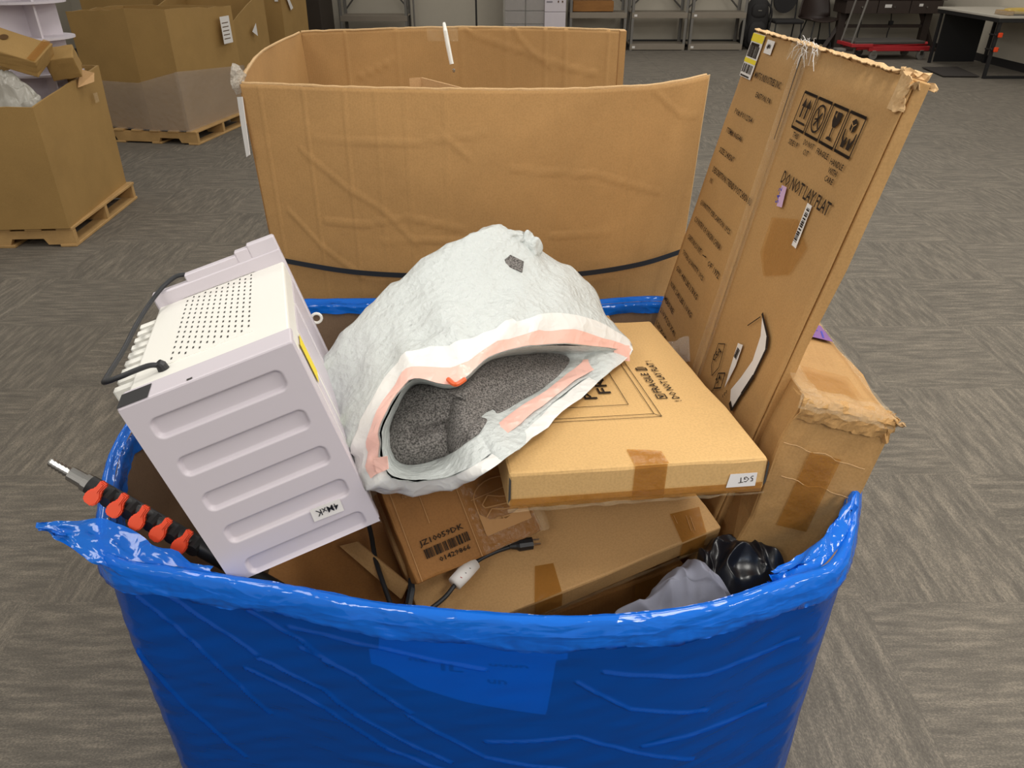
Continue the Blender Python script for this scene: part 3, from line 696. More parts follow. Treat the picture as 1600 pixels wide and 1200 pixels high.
# carton printed JZ10059DK, tipped up
jz = thing('printed_carton', 'brown carton with a printed barcode and pale emblem, tipped up under the white bag', 'carton', M=frame((-.169, .94, .68), (.897, .427, .112), (-.374, .60, .70)))
bm = carton_mesh(.252, .235, .085, 61, .003, .005, 6, .004)
for v in bm.verts: v.co.z -= .085
obj('carton_body', bm, KRAFT_RED, jz)
jt = .0022; J0 = (0, 0, jt+.0006)
text(jz, 'JZ10059DK', (.030, .054, jt), (1, .02, 0), (0, 1, 0), .085, .013)
flat(jz, 'barcode', bars(.034, .032, .088, .017, 26, 7), J0, (1, .02, 0), (0, 1, 0), INK)
text(jz, '01429866', (.054, .019, jt), (1, .02, 0), (0, 1, 0), .060, .009)
em = [(.150+.045*(1+math.cos(t*math.pi/10))/1, .095+.03*math.sin(t*math.pi/10)) for t in range(11)]
flat(jz, 'emblem', outline([(.240, .030), (.240, .095)]+em[1:-1]+[(.150, .095), (.150, .030)], .002), J0, (1, 0, 0), (0, 1, 0), PALE_INK)
flat(jz, 'emblem_ground', [[(.150, .030), (.240, .030), (.240, .070), (.228, .056), (.195, .046), (.165, .056), (.150, .072)]], J0, (1, 0, 0), (0, 1, 0), PALE_INK, .0003)
shoe = [[(.162, .085), (.178, .098), (.198, .088), (.226, .080), (.230, .070), (.205, .072), (.165, .078)], [(.160, .060), (.176, .072), (.196, .064), (.224, .058), (.226, .050), (.200, .050), (.164, .054)]]
flat(jz, 'emblem_shoes', [l_ for s_ in shoe for l_ in outline(s_, .0022)]+outline([(.18+.012*math.cos(t*math.pi/5), .045+.009*math.sin(t*math.pi/5)) for t in range(10)], .002), J0, (1, 0, 0), (0, 1, 0), PALE_INK)
text(jz, 'fashion designer & best products', (.030, .145, jt), (1, .06, 0), (-.06, 1, 0), .175, .009, PALE_INK)
flat(jz, 'crease', [line((.128, .0), (.128, .23), .0016), line((.060, .09), (.060, .23), .0014), line((.145, .10), (.25, .102), .0014), line((.012, 0), (.012, .23), .0014)], J0, (1, 0, 0), (0, 1, 0), PALE_INK, .0004)
flat(jz, 'brown_tape', [rect(.135, .0, .115, .235)], (0, 0, jt-.0005), (1, 0, 0), (0, 1, 0), TAPE_FAINT)
rows = [[Vector((.246+.008*i, .0+.1*j/8+.004*nz((i, j, 0), .7, 6), .003+.012*nz((i, j, 2), .5, 5)-.01*max(0, i-2))) for i in range(4)] for j in range(9)]
obj('clear_tape', grid_mesh(rows), CLEARTAPE, jz, True)

# plain slab carton below
sl = thing('slab_carton', 'thin plain carton closed with two strips of brown tape, under the printed carton', 'carton', M=frame((-.139, .863, .614), (.916, .387, .103), (-.4, .896, .194)))
bm = carton_mesh(.595, .36, .050, 71, .002, .004, 6, .003)
for v in bm.verts: v.co.z -= .050
obj('carton_body', bm, KRAFT_SLAB, sl)
flat(sl, 'brown_tape', [[(.196, 0), (.250, 0), (.262, .060), (.228, .068)]], (0, 0, .0018), (1, 0, 0), (0, 1, 0), TAPE)
flat(sl, 'brown_tape', [[(.505, 0), (.560, 0), (.582, .058), (.520, .066)]], (0, 0, .0018), (1, 0, 0), (0, 1, 0), TAPE)
for a_ in (.196, .505): flat(sl, 'brown_tape', [rect(a_, -.05, .054, .05)], (0, -.002, 0), (1, 0, 0), (0, 0, 1), TAPE)
flat(sl, 'tape_scratches', [line((.535, .015), (.546, .05), .0014), line((.542, .012), (.552, .045), .0014), (line((.520, .04), (.524, .06), .0014))], (0, 0, .003), (1, 0, 0), (0, 1, 0), PALE_INK)
rows = [[Vector((.15+.44*i/30, -.004-.003*abs(nz((i, j, 0), .5, 2)), -.050+.006*j+.003*nz((i, j, 4), .4, 3))) for i in range(31)] for j in range(3)]
obj('clear_tape_edge', grid_mesh(rows), CLEARTAPE, sl, True)

lc = thing('lower_carton', 'shadowed carton under the thin plain carton, brown tape over its end', 'carton', M=frame((-.10, .895, .06), (.90, .435, 0), (-.435, .90, 0)))
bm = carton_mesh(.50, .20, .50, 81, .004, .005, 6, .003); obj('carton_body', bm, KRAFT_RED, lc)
flat(lc, 'brown_tape', [rect(.38, .30, .06, .2)], (0, -.004, 0), (1, 0, 0), (0, 0, 1), TAPE)
lk = thing('corner_carton', 'shadowed carton low in the blue carton beside the grey appliance', 'carton', M=frame((-.47, .895, .04), (1, .02, 0), (-.02, 1, 0)))
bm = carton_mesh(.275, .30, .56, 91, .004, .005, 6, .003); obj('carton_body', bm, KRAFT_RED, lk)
o = obj('end_flap', ([(-0.336,1.090,0.630), (-0.295,1.070,0.660), (-0.185,0.966,0.655), (-0.199,0.954,0.630)], [(0, 1, 2, 3)]), KRAFT_SLAB, None)
o.data.transform(frame((-.47, .895, .04), (1, .02, 0), (-.02, 1, 0)).inverted()); o.parent = lk; solid(o, .004)
uc = thing('buried_carton', 'dark shadowed carton standing under the flat printed carton', 'carton', M=frame((.05, 1.30, .03), (.99, .1, 0), (-.1, .99, 0)))
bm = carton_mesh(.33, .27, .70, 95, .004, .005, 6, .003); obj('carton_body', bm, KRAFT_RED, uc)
bk = thing('back_carton', 'carton with one corner showing behind the flat printed carton', 'carton', M=frame((.16, 1.60, .05), (.97, .2, .1), (-.2, .97, 0)))
bm = carton_mesh(.20, .14, .745, 99, .003, .005, 5, .003); obj('carton_body', bm, KRAFT_SLAB, bk)

# ------------------------------------------------------------ grey and white countertop appliance
AX, AY = (.916, .302, .264), (-.289, .953, -.088)
ap = thing('countertop_appliance', 'white and grey metal countertop appliance tipped on end, ribbed grey base facing out', 'appliance', M=frame((-.4445, .852, .771), AX, AY))
aw, ad, ah = .250, .458, .339
obj('housing', box((.003, .018, .003), (aw-.003, ad-.02, ah), .004, 2), WHITE_ENAMEL, ap)
def rr(px, pz, cx, cz, hx, hz, r):
    qx, qz = abs(px-cx)-hx+r, abs(pz-cz)-hz+r
    return math.hypot(max(qx, 0), max(qz, 0))+min(max(qx, qz), 0)-r
pockets = [(.122, .294, .095, .0155), (.1255, .223, .0955, .0155), (.128, .1535, .0955, .0155), (.130, .0865, .0965, .0155), (.1315, .0175, .097, .0150)]
rows = []; NX, NZZ = 150, 210
for j in range(NZZ+1):
    z = ah*j/NZZ; row = []
    for i in range(NX+1):
        x = aw*i/NX; d = min(rr(x, z, *p_, .010) for p_ in pockets)
        t = max(0, min(1, .5-d/.005)); t = t*t*(3-2*t)
        row.append((x, .007*t, z))
    rows.append(row)
o = obj('ribbed_base_panel', grid_mesh(rows), GREY_ENAMEL, ap, True)
fr_ = bmesh.new()
add_box(fr_, (-.001, 0.0005, ah-.006), (aw+.001, .058, ah+.004), None, .003, 2)
obj('base_flange', fr_, GREY_ENAMEL, ap)
obj('base_tray', box((-.0005, .0078, -.001), (aw+.0005, .03, ah-.004), .002), GREY_ENAMEL, ap)
flat(ap, 'black_sticker', [rct(-.0005, .001, .043, .046)], (0, 0, ah+.0042), (1, 0, 0), (0, 1, 0), DARK)
flat(ap, 'flange_hole', [rct(.098, .004, .106, .009)], (0, 0, ah+.0042), (1, 0, 0), (0, 1, 0), SLOT)
sl_ = []
for i in range(12):
    for j in range(13):
        x = .060+i*.0112; y = .128+j*.0232+(.0116 if i % 2 else 0)
        sl_.append([(x-.0014, y), (x+.0014, y), (x+.0014, y+.0085), (x-.0014, y+.0085)])
o = flat(ap, 'vent_slots', sl_, (0, 0, ah), (1, 0, 0), (0, 1, 0), SLOT, .0004, 0); o['kind'] = 'stuff'
for y_ in (.112, .436): obj('vent_border', box((.050, y_, ah-.001), (.190, y_+.003, ah+.0012)), WHITE_ENAMEL, ap)
# fins down the hidden long side
fm = None
for k in range(9):
    y = .112+k*.0345
    if fm is None:
        bm = box((-.034, 0, .285), (.004, .014, ah-.008), .003); fm = obj('cooling_fin', bm, WHITE_ENAMEL, ap); o = fm
    else:
        o = fm.copy(); C.objects.link(o); o.parent = ap
    o.location = (0, y, 0)
bm = bmesh.new()
add_box(bm, (.0, ad-.022, 0), (aw, ad, ah+.026), None, .003)
add_box(bm, (.195, ad-.020, ah+.01), (aw, ad-.002, ah+.052), None, .003); add_box(bm, (.170, ad-.020, ah+.01), (.197, ad-.002, ah+.047), None, .002)
add_box(bm, (.07, ad-.020, ah+.01), (.171, ad-.002, ah+.040), None, .002)
obj('door_frame', bm, GREY_ENAMEL, ap)
bm = bmesh.new()
for y0, y1 in ((.03, .065), (.085, .12), (.15, .27), (.29, .42)): add_box(bm, (aw-.004, y0, .03), (aw-.001, y1, ah-.035), None, .002)
obj('side_panels', bm, GREY_ENAMEL, ap)
flat(ap, 'yellow_label', [rct(.075, .235, .12, .305)], (aw-.001, 0, 0), (0, 1, 0), (0, 0, 1), YELLOW, .001)
flat(ap, 'sticker', [[(.158, .049), (.207, .047), (.209, .071), (.160, .073)]], (0, -.0008, 0), (1, 0, 0), (0, 0, 1), PAPER)
text(ap, '4MxK', (.203, -.002, .067), (-1, 0, .03), (-.03, 0, -1), .036, .012, DARK, 'lettering', .0012, .004)
gz = ah+.002
cp = spline([(.052, .098, gz+.004), (.040, .095, gz+.012), (.020, .092, gz+.014), (-.006, .090, gz+.014), (-.028, .098, gz+.012), (-.038, .125, gz+.006), (-.036, .18, gz+.004), (-.030, .25, gz+.004), (-.020, .33, gz+.010), (.000, .40, gz+.020), (.030, .445, gz+.032), (.062, .458, gz+.036), (.085, .463, gz+.010), (.09, .470, gz-.1)], 70)
obj('power_cord', tube(cp, .0042, 8), RUBBER, ap, True)
obj('cord_grommet', tube([(.052, .098, ah-.002), (.052, .098, ah+.008), (.050, .097, ah+.013)], [.009, .008, .006], 12), DARK, ap)
bm = bmesh.new(); ring_ = [(aw+.006+.010*math.cos(t*math.pi/8), .46, .20+.010*math.sin(t*math.pi/8)) for t in range(17)]; add_tube(bm, ring_, .003, 6)
obj('hook_ring', bm, WHITE_ENAMEL, ap)

# ------------------------------------------------------------ white drawstring bag with a grey felt cushion in its mouth
M_ = 96
ringI = [(-0.202,1.020,0.895), (-0.209,1.060,0.935), (-0.173,1.130,0.974), (-0.098,1.110,0.981), (-0.036,1.220,0.976), (0.071,1.310,0.941), (0.123,1.314,0.924), (0.062,1.188,0.935), (-0.017,1.078,0.945), (-0.070,0.980,0.955), (-0.121,1.030,0.888), (-0.170,1.020,0.879)]
ringA = [(-0.196,0.930,0.947), (-0.202,0.970,0.994), (-0.163,1.040,1.037), (-0.090,1.020,1.042), (-0.031,1.120,1.039), (0.074,1.220,1.006), (0.233,1.352,0.918), (0.118,1.200,0.932), (0.009,1.018,0.949), (-0.052,0.925,0.958), (-0.110,0.935,0.920), (-0.166,0.925,0.925)]
ringB = [(-0.239,0.950,0.906), (-0.251,1.000,0.954), (-0.193,1.100,1.037), (-0.094,1.120,1.061), (-0.006,1.200,1.058), (0.105,1.300,1.030), (0.247,1.380,0.924), (0.149,1.196,0.933), (0.027,1.006,0.950), (-0.033,0.908,0.961), (-0.105,0.955,0.884), (-0.186,0.950,0.880)]
ringC = [(-0.282,1.020,0.900), (-0.302,1.100,0.942), (-0.242,1.200,1.029), (-0.118,1.250,1.083), (-0.006,1.330,1.079), (0.111,1.400,1.046), (0.202,1.430,0.956), (0.146,1.240,0.928), (0.032,1.036,0.947), (-0.030,0.932,0.958), (-0.113,1.040,0.844), (-0.207,1.010,0.853)]
ringD = [(-0.328,1.150,0.910), (-0.346,1.220,0.976), (-0.273,1.300,1.041), (-0.159,1.360,1.112), (-0.041,1.420,1.142), (0.070,1.470,1.080), (0.165,1.500,1.003), (0.130,1.324,0.921), (0.011,1.096,0.944), (-0.058,1.004,0.954), (-0.146,1.150,0.823), (-0.247,1.120,0.859)]
ringE = [(-0.334,1.280,0.887), (-0.327,1.320,0.960), (-0.243,1.380,1.031), (-0.142,1.420,1.107), (-0.039,1.460,1.151), (0.053,1.530,1.074), (0.116,1.560,0.990), (0.081,1.388,0.917), (-0.012,1.200,0.935), (-0.081,1.144,0.941), (-0.157,1.280,0.841), (-0.254,1.250,0.875)]
ringF = [(-0.279,1.420,0.869), (-0.264,1.440,0.921), (-0.206,1.470,0.998), (-0.128,1.480,1.079), (-0.047,1.500,1.133), (0.029,1.580,1.066), (0.074,1.600,0.988), (0.043,1.492,0.911), (-0.026,1.348,0.923), (-0.090,1.312,0.928), (-0.159,1.460,0.830), (-0.228,1.440,0.841)]
def rs(r): return spline(r, M_, True)
RI, RA, RB, RC, RD, RE, RF = [rs(r) for r in (ringI, ringA, ringB, ringC, ringD, ringE, ringF)]
cen = sum((p for p in RC), Vector())/M_
def along(rings, per):
    out = []; n_ = len(rings)
    for k in range(n_-1):
        for a in range(per):
            t = a/per; row = []
            for i in range(M_):
                q = [rings[max(0, min(n_-1, k+j-1))][i] for j in range(4)]; row.append(cr(*q, t))
            out.append(row)
    out.append([p.copy() for p in rings[-1]]); return out
deep = [p.lerp(sum(RI, Vector())/M_, .12)+Vector((-.06, .05, .03)) for p in RI]
bg = thing('plastic_bag', 'open white plastic drawstring bag holding a grey felt cushion', 'bag', tuple(cen))
def brel(rows, amp, seed, push=0):
    c0 = cen; out = []
    for k, r in enumerate(rows):
        row = []
        for i, p in enumerate(r):
            d = (p-cen).normalized()
            a = amp(k/(len(rows)-1)) if callable(amp) else amp
            an = 2*math.pi*i/M_; kk = k/(len(rows)-1)
            pl = nz((7*math.cos(an), 7*math.sin(an), kk*3), 1, seed+9)+.6*(1-2.2*abs(nz((4*math.cos(an), 4*math.sin(an), kk*2.5), 1, seed+11)))
            w = a*(.8*nz(p, 11, seed)+.5*nz(p, 26, seed+2)+.5*(1-abs(nz(p, 17, seed+4))*2.4)+(.55 if 44 < i < 92 else 1.2)*pl*(1-.5*kk))
            row.append(p+d*(w+push)-c0)
        out.append(row)
    return out
outer = along([RA, RB, RC, RD, RE, RF], 12)
rows = brel(outer, lambda t: .0045+.006*min(1, t*3), 3)
outer_d = [[p.copy() for p in r] for r in rows]
tip = sum(rows[-1], Vector())/M_
rows += [[p.lerp(tip, t)+Vector((0, .02*t, 0)) for p in rows[-1]] for t in (.5, .98)]
obj('bag_film', grid_mesh(rows, True), BAG, bg, True)
deep2 = [p.lerp(sum(RI, Vector())/M_, .05)-(Vector((0, 0, 1.65))-p).normalized()*.035 for p in RI]
inner = along([RA, RI, deep2], 8)
inner_d = brel(inner, .003, 5, -.001)
obj('bag_lining', grid_mesh(inner_d, True), BAG, bg, True)
# hem channel around the mouth and the drawstring seen through it
def lift(rows, h): return [[p+(p+cen-cen).normalized()*h+Vector((0, -.4*h, .4*h)) for p in r] for r in rows]
obj('hem', grid_mesh(lift(outer_d[:13], .0022), True), HEM, bg, True)
i1 = int(M_*6.25/12)
obj('drawstring_channel', grid_mesh([r[:i1] for r in lift(outer_d[:7], .0042)]), HEM_PINK, bg, True)
ia, ib = int(M_*6.2/12), int(M_*8.5/12)
obj('drawstring_channel', grid_mesh([[p+Vector((0, -.005, .005)) for p in r[ia:ib]] for r in inner_d[2:7]]), HEM_PINK, bg, True)
def loop_tri(name, pts, w):
    qs = [Vector(p)-cen for p in pts]
    return obj(name, tube(spline(qs, 14), w, 6), DRAW_OR, bg)
loop_tri('drawstring', [(-0.102,1.020,1.051), (-0.089,1.005,1.050), (-0.075,1.020,1.051)], .004)
loop_tri('drawstring', [(-0.055,1.100,0.922), (-0.040,1.120,0.922), (-0.019,1.150,0.926)], .005)
def stamp(u0, pts):
    return obj('heat_seal', ([tuple(Vector(p)-cen) for p in pts], [(0, 1, 2, 3)]), HEM_PINK, bg)
solid(stamp(0, [(0.207,1.345,0.943), (0.240,1.345,0.940), (0.242,1.335,0.909), (0.210,1.335,0.912)]), .002)
solid(stamp(0, [(-0.213,0.925,0.965), (-0.190,0.918,0.975), (-0.189,0.912,0.955), (-0.208,0.915,0.943)]), .002)
# torn vent showing the felt on the top of the bag
pt = along([RD, RE], 4)
hq = [Vector(p)-cen for p in ((-0.026,1.375,1.103), (-0.004,1.400,1.113), (0.023,1.395,1.101), (0.020,1.375,1.087))]
o = obj('torn_hole', ([tuple(p) for p in hq], [(0, 1, 2, 3)]), FELT, bg); solid(o, .003); o['label'] = 'torn hole showing grey felt'
# gathered crumple on the far shoulder
kb = bmesh.new(); bmesh.ops.create_icosphere(kb, subdivisions=4, radius=.03); kc = Vector((0.037,1.470,1.082))-cen
for v in kb.verts: v.co = Vector((v.co.x*.8, v.co.y*.9, v.co.z*1.5))*(1+.45*nz(v.co, 60, 3)+.3*nz(v.co, 28, 6))+kc
obj('gathered_knot', kb, BAG, bg, True)
kb = bmesh.new(); bmesh.ops.create_icosphere(kb, subdivisions=4, radius=.05); kc = Vector((-0.033,1.470,1.123))-cen
for v in kb.verts: v.co = Vector((v.co.x*1.1, v.co.y*.8, v.co.z*.45))*(1+.35*nz(v.co, 40, 3)+.2*nz(v.co, 70, 6))+kc
obj('folded_bag_corner', kb, BAG, bg, True)
# the cushion
cI = sum(RI, Vector())/M_
mouth = sum(RA, Vector())/M_
nrm = (Vector((0, 0, 1.65))-cI).normalized()
rows = []
NR = 26
crs = [[(-.10, -.045), (-.03, -.03), (-.015, -.055)], [(-.02, -.03), (.01, -.012), (.03, -.010)]]
ex = Vector((1, 0, 0)); ex = (ex-nrm*ex.dot(nrm)).normalized(); ey = nrm.cross(ex)
for k in range(NR):
    t = 1-k/(NR-1)
    row = []
    for i in range(M_):
        p = cI.lerp(RI[i], t*1.04); r = p-cI; uv = (r.dot(ex), r.dot(ey))
        h = .035*(1-t**3)-.012*t**8+.008*nz(p, 9, 2)+.004*nz(p, 22, 5)
        h -= .016*ridge(uv, crs, .008)
        row.append(p+nrm*h-cI)
    rows.append(row)
back = [[(cI.lerp(p, s_))+Vector((-.04, .12, .02))*d-cI for p in RI] for s_, d in ((.96, .3), (.85, .9), (.5, 1.3), (.02, 1.4))]
cu_ = obj('felt_cushion', grid_mesh(back[::-1]+rows, True), FELT, None, True); cu_.location = cI
tag(cu_, 'grey felt cushion stuffed in the mouth of the white bag', 'cushion')

# ------------------------------------------------------------ valve manifold
va, vb_ = Vector((-0.711,0.987,0.865)), Vector((-0.498,0.937,0.745))
vm_ = thing('valve_manifold', 'black pipe manifold with five orange levers and a metal hose barb at the rim', 'valve', M=frame(va, vb_-va, (0, 0, 1)))
# local x along the pipe, y = up, z = sideways (towards the camera)
PLEN = (vb_-va).length
obj('pipe', tube([(0, 0, 0), (PLEN+.12, 0, 0)], .016, 16), DARK, vm_, True)
bt_ = [(-.075, .0060), (-.072, .0078), (-.066, .0062), (-.0655, .0084), (-.059, .0064), (-.0585, .0086), (-.052, .0066), (-.0515, .0088), (-.045, .0068), (-.0445, .0090), (-.038, .0072), (-.036, .0125), (-.010, .0130), (-.009, .0155), (.004, .0160)]
obj('hose_barb', tube([(x, 0, 0) for x, r in bt_], [r for x, r in bt_], 16), METAL, vm_)
lev = None
for k in range(5):
    x = .024+k*.038*PLEN/.235
    if lev is None:
        bm = bmesh.new()
        outl = [(-.007, .020), (.007, .020), (.006, .004), (.012, -.004), (.013, -.016), (.008, -.024), (-.008, -.024), (-.013, -.016), (-.012, -.004), (-.006, .004)]
        vs = [bm.verts.new((a, c, .0)) for a, c in outl]; f = bm.faces.new(vs)
        r = bmesh.ops.extrude_face_region(bm, geom=[f])
        for g in r['geom']:
            if isinstance(g, bmesh.types.BMVert): g.co.z += .010
        bmesh.ops.bevel(bm, geom=bm.edges[:], offset=.0022, segments=2, affect='EDGES')
        bmesh.ops.recalc_face_normals(bm, faces=bm.faces[:])
        add_box(bm, (-.002, .000, .009), (.002, .016, .012))
        lev = obj('lever', bm, ORANGE, vm_); o = lev
        body = obj('valve_body', tube([(0, 0, -.004), (0, 0, .018)], [.015, .012], 12), DARK, vm_)
        bo = body
    else:
        o = lev.copy(); C.objects.link(o); o.parent = vm_; bo = body.copy(); C.objects.link(bo); bo.parent = vm_
    o.matrix_local = Matrix.Translation((x, .012, .012)) @ Matrix.Rotation(R(-38), 4, 'X') @ Matrix.Rotation(R(-8+4*(k % 3)), 4, 'Z')
    bo.location = (x+.018, .003, .0)

# ------------------------------------------------------------ cords and soft goods
pc = thing('plug_cord', 'black power cord with white tag and pronged plug on the thin plain carton', 'cord', (-0.069,0.972,0.668))
pr = Vector((-0.069,0.972,0.668))
pts = spline([Vector((-0.173,0.869,0.660))-pr, Vector((-0.123,0.922,0.660))-pr, Vector((-0.100,0.952,0.668))-pr, Vector((-0.068,0.997,0.675))-pr, Vector((-0.030,1.019,0.682))-pr, Vector((0.007,1.027,0.690))-pr], 40)
obj('cord', tube(pts, .0042, 8), RUBBER, pc, True)
tg = [Vector((-0.102,0.949,0.672))-pr, Vector((-0.086,0.970,0.676))-pr, Vector((-0.069,0.993,0.679))-pr]
o = obj('paper_tag', tube(tg, [.0135, .0145, .0135], 14), PAPER, pc, True)
d_ = (tg[2]-tg[0]).normalized(); sd = d_.cross(Vector((0, 0, 1))).normalized()
for k in range(3):
    c0 = tg[0].lerp(tg[2], .25+.22*k)
    flat(o, 'tag_print', [rct(-.006, -.0006, .007, .0006)], c0+Vector((0, -.006, .0128)), sd, -d_, RED if k == 0 else INK, .001)
p0, p1 = Vector((0.007,1.027,0.690))-pr, Vector((0.038,1.033,0.690))-pr
xd = (p1-p0).normalized()
obj('plug', tube([p0-xd*.012, p0, p0+xd*.006, p1], [.005, .008, .012, .0115], 10), DARK, pc)
sdv = xd.cross(Vector((0, 0, 1))).normalized()
for dy, dz in ((.006, .002), (-.006, .002), (0, -.005)):
    q = p1+sdv*dy+Vector((0, 0, dz)); obj('prong', tube([q, q+xd*.014], .0018, 6), METAL, pc)
lo = obj('loose_cord', tube(spline([(-0.285,1.121,0.670), (-0.271,1.079,0.665), (-0.258,1.034,0.655), (-0.239,0.985,0.650), (-0.214,0.932,0.630)], 30), .0045, 8), RUBBER, None, True)
tag(lo, 'black cord dangling below the grey appliance', 'cord')
st = obj('strap_end', tube([(-0.183,0.977,0.655), (-0.180,0.956,0.652), (-0.183,0.923,0.640)], [.006, .007, .007], 6), STRAP, None)
tag(st, 'short black strap end poking up at the rim beside the thin plain carton', 'strap')
def heap(name, label, cat, mat, pts, z0, h, seed, wr=.008):
    """a crumpled cloth heap over a footprint"""
    lp = spline(pts, 110, True); c0 = sum(lp, Vector())/110; rows = []
    for k in range(40):
        t = k/39; row = []
        for i, p in enumerate(lp):
            q = p.lerp(c0, t); hh = h*(1-(1-t)**2.2)
            d = wr*(nz(q, 20, seed)+1.5*(.5-abs(nz(q, 14, seed+2))*2.2)*min(1, t*4)+.8*(.5-abs(nz((q.x*2, q.y, q.z), 18, seed+8))*2))
            row.append(Vector((q.x+wr*nz(q, 16, seed+4), q.y+wr*nz(q, 16, seed+6), q.z+hh+d))-Vector((c0.x, c0.y, z0)))
        rows.append(row)
    base = [Vector((v.x*.98, v.y*.98, -.10)) for v in rows[0]]
    o = obj(name, grid_mesh([base]+rows, True), mat, None, True); o.location = (c0.x, c0.y, z0); tag(o, label, cat); return o
heap('grey_garment', 'crumpled pale grey cloth garment beside the black leather, inside the blue rim', 'clothing', FLEECE_GREY,
     [(0.189,0.929,0.620), (0.244,0.962,0.630), (0.314,1.012,0.660), (0.341,1.011,0.680), (0.357,0.968,0.680), (0.380,0.941,0.660), (0.399,0.926,0.620), (0.284,0.908,0.600)], .60, .03, 5, .010)
heap('leather_jacket', 'crumpled shiny black leather in the corner of the blue carton below the battered carton', 'clothing', LEATHER,
     [(0.344,1.042,0.660), (0.397,1.084,0.660), (0.447,1.063,0.660), (0.493,1.048,0.650), (0.518,1.016,0.640), (0.451,0.960,0.640), (0.389,0.945,0.640), (0.363,0.980,0.660)], .62, .035, 9, .014)
rows = [[Vector((0.377,1.620,0.809)).lerp(Vector((0.435,1.600,0.840)), i/10).lerp(Vector((0.379,1.560,0.774)).lerp(Vector((0.421,1.540,0.799)), i/10), j/8)+Vector((0, .012*nz((i, j, 0), .5, 3)-.01, 0)) for i in range(11)] for j in range(9)]
o = obj('plastic_sleeve', grid_mesh(rows), CLEAR, None, True); tag(o, 'crumpled clear plastic sleeve between the flat carton and the tall leaning carton', 'plastic bag')
INK_GREY = plain('grey_print', lin(130, 126, 134), .7)

# ------------------------------------------------------------ pallets and far cartons
def pallet(loc, rz, label, w=1.22, d=1.02):
    """near corner at the origin, runs to -x and +y; stringers along x"""
    p = thing('wooden_pallet', label, 'pallet', loc, rz)
    def stringer():
        bm = bmesh.new(); pr_ = [(0, .016), (-.17, .016), (-.19, .055), (-.38, .055), (-.40, .016), (-.82, .016), (-.84, .055), (-1.03, .055), (-1.05, .016), (-w, .016), (-w, .106), (0, .106)]
        vs = [bm.verts.new((x, 0, z)) for x, z in pr_]; f = bm.faces.new(vs)
        r = bmesh.ops.extrude_face_region(bm, geom=[f])
        for g in r['geom']:
            if isinstance(g, bmesh.types.BMVert): g.co.y += .038
        bmesh.ops.recalc_face_normals(bm, faces=bm.faces[:]); return bm
    s0 = obj('stringer', stringer(), PALLETWOOD, p)
    for y in (d/2-.019, d-.038):
        o = s0.copy(); C.objects.link(o); o.parent = p; o.location = (0, y, 0)
    b0 = None
    for k in range(7):
        if b0 is None: b0 = obj('deck_board', box((-.10, -.005, .106), (0, d+.005, .124), .003), PALLETWOOD, p); o = b0
        else: o = b0.copy(); C.objects.link(o); o.parent = p
        o.location = (-k*(w-.10)/6, 0, 0); o.rotation_euler = (0, 0, R(random.uniform(-.5, .5)))
    for k in range(4):
        o = b0.copy(); o.name = 'bottom_board'; C.objects.link(o); o.parent = p; o.location = (-k*(w-.10)/3, 0, -.106)
    return p
def open_carton(name, label, loc, rz, pts, z1, mat, t=.012, lid=0, cat='carton', seed=1, tops=None):
    """open-topped carton: pts = plan polygon in local x,y"""
    o = thing(name, label, cat, loc, rz); n_ = len(pts)
    pl = [Vector((a, c, 0)) for a, c in pts]; cc = sum(pl, Vector())/n_
    poly = []
    for i in range(n_):
        for k in range(8): poly.append((pl[i].lerp(pl[(i+1) % n_], k/8), (tops or [z1]*n_)[i]*(1-k/8)+(tops or [z1]*n_)[(i+1) % n_]*k/8))
    outr = [[Vector((p.x+(p.x-cc.x)*.03*q+.006*nz((p.x, p.y, q*z), 4, seed), p.y+(p.y-cc.y)*.03*q, z*q+(.012*nz(p, 9, seed) if q == 1 else 0))) for p, z in poly] for q in (0, .33, .66, 1)]
    innr = [[cc.lerp(Vector((v.x, v.y, 0)), 1-t/.5)+Vector((0, 0, v.z)) for v in r] for r in outr[::-1]]
    innr[-1] = [v+Vector((0, 0, .01)) for v in innr[-1]]
    vs, fs = grid_mesh(outr+innr, True); m_ = len(poly); fs.append(tuple(range(7*m_, 8*m_)))
    obj('carton_wall', (vs, fs), mat, o); return o
# nearest pallet, at the picture's edge
YA = R(4)
pa = pallet((-2.735, 4.46, 0), YA, 'wooden pallet under the nearest brown bulk carton full of goods')
bA = open_carton('bulk_carton', 'brown bulk carton on the nearest pallet, filled with cartons and wrapped goods', (-2.745, 4.50, .124), YA, [(0, -.06), (-1.1, -.06), (-1.1, .96), (-.03, .96)], .70, KRAFT_FAR, tops=[.72, .70, .80, .80], seed=3)
flat(bA, 'clear_tape_patch', [rct(-.03, 0, .03, .06)], (.016, .74, .60), (0, 1, 0), (0, 0, 1), CLEARTAPE, .004)
def small_carton(label, P, X, Y, dx, dy, dz, mat, seed, group=None):
    o = thing('small_carton', label, 'carton', M=frame(P, X, Y), group=group)
    bm = carton_mesh(dx, dy, dz, seed, .004, .006, 4, .005); obj('carton_body', bm, mat, o); return o
X1 = Vector((.93, .10, -.30)).normalized(); Q1 = Vector((-2.849,4.780,0.947))-X1*.38
c1 = small_carton('brown carton with a round printed mark tilted on top of the nearest bulk carton', Q1, X1, (-.1, .9, .35), .38, .24, .10, KRAFT_FAR, 5)
flat(c1, 'round_mark', [[(.15+.022*math.cos(t*math.pi/8), .15+.030*math.sin(t*math.pi/8)) for t in range(16)]], (0, 0, .103), (1, 0, 0), (0, 1, 0), INK_THIN, .003)
flat(c1, 'brown_tape', [rct(.33, 0, .372, .24)], (0, 0, .103), (1, 0, 0), (0, 1, 0), TAPE, .004)
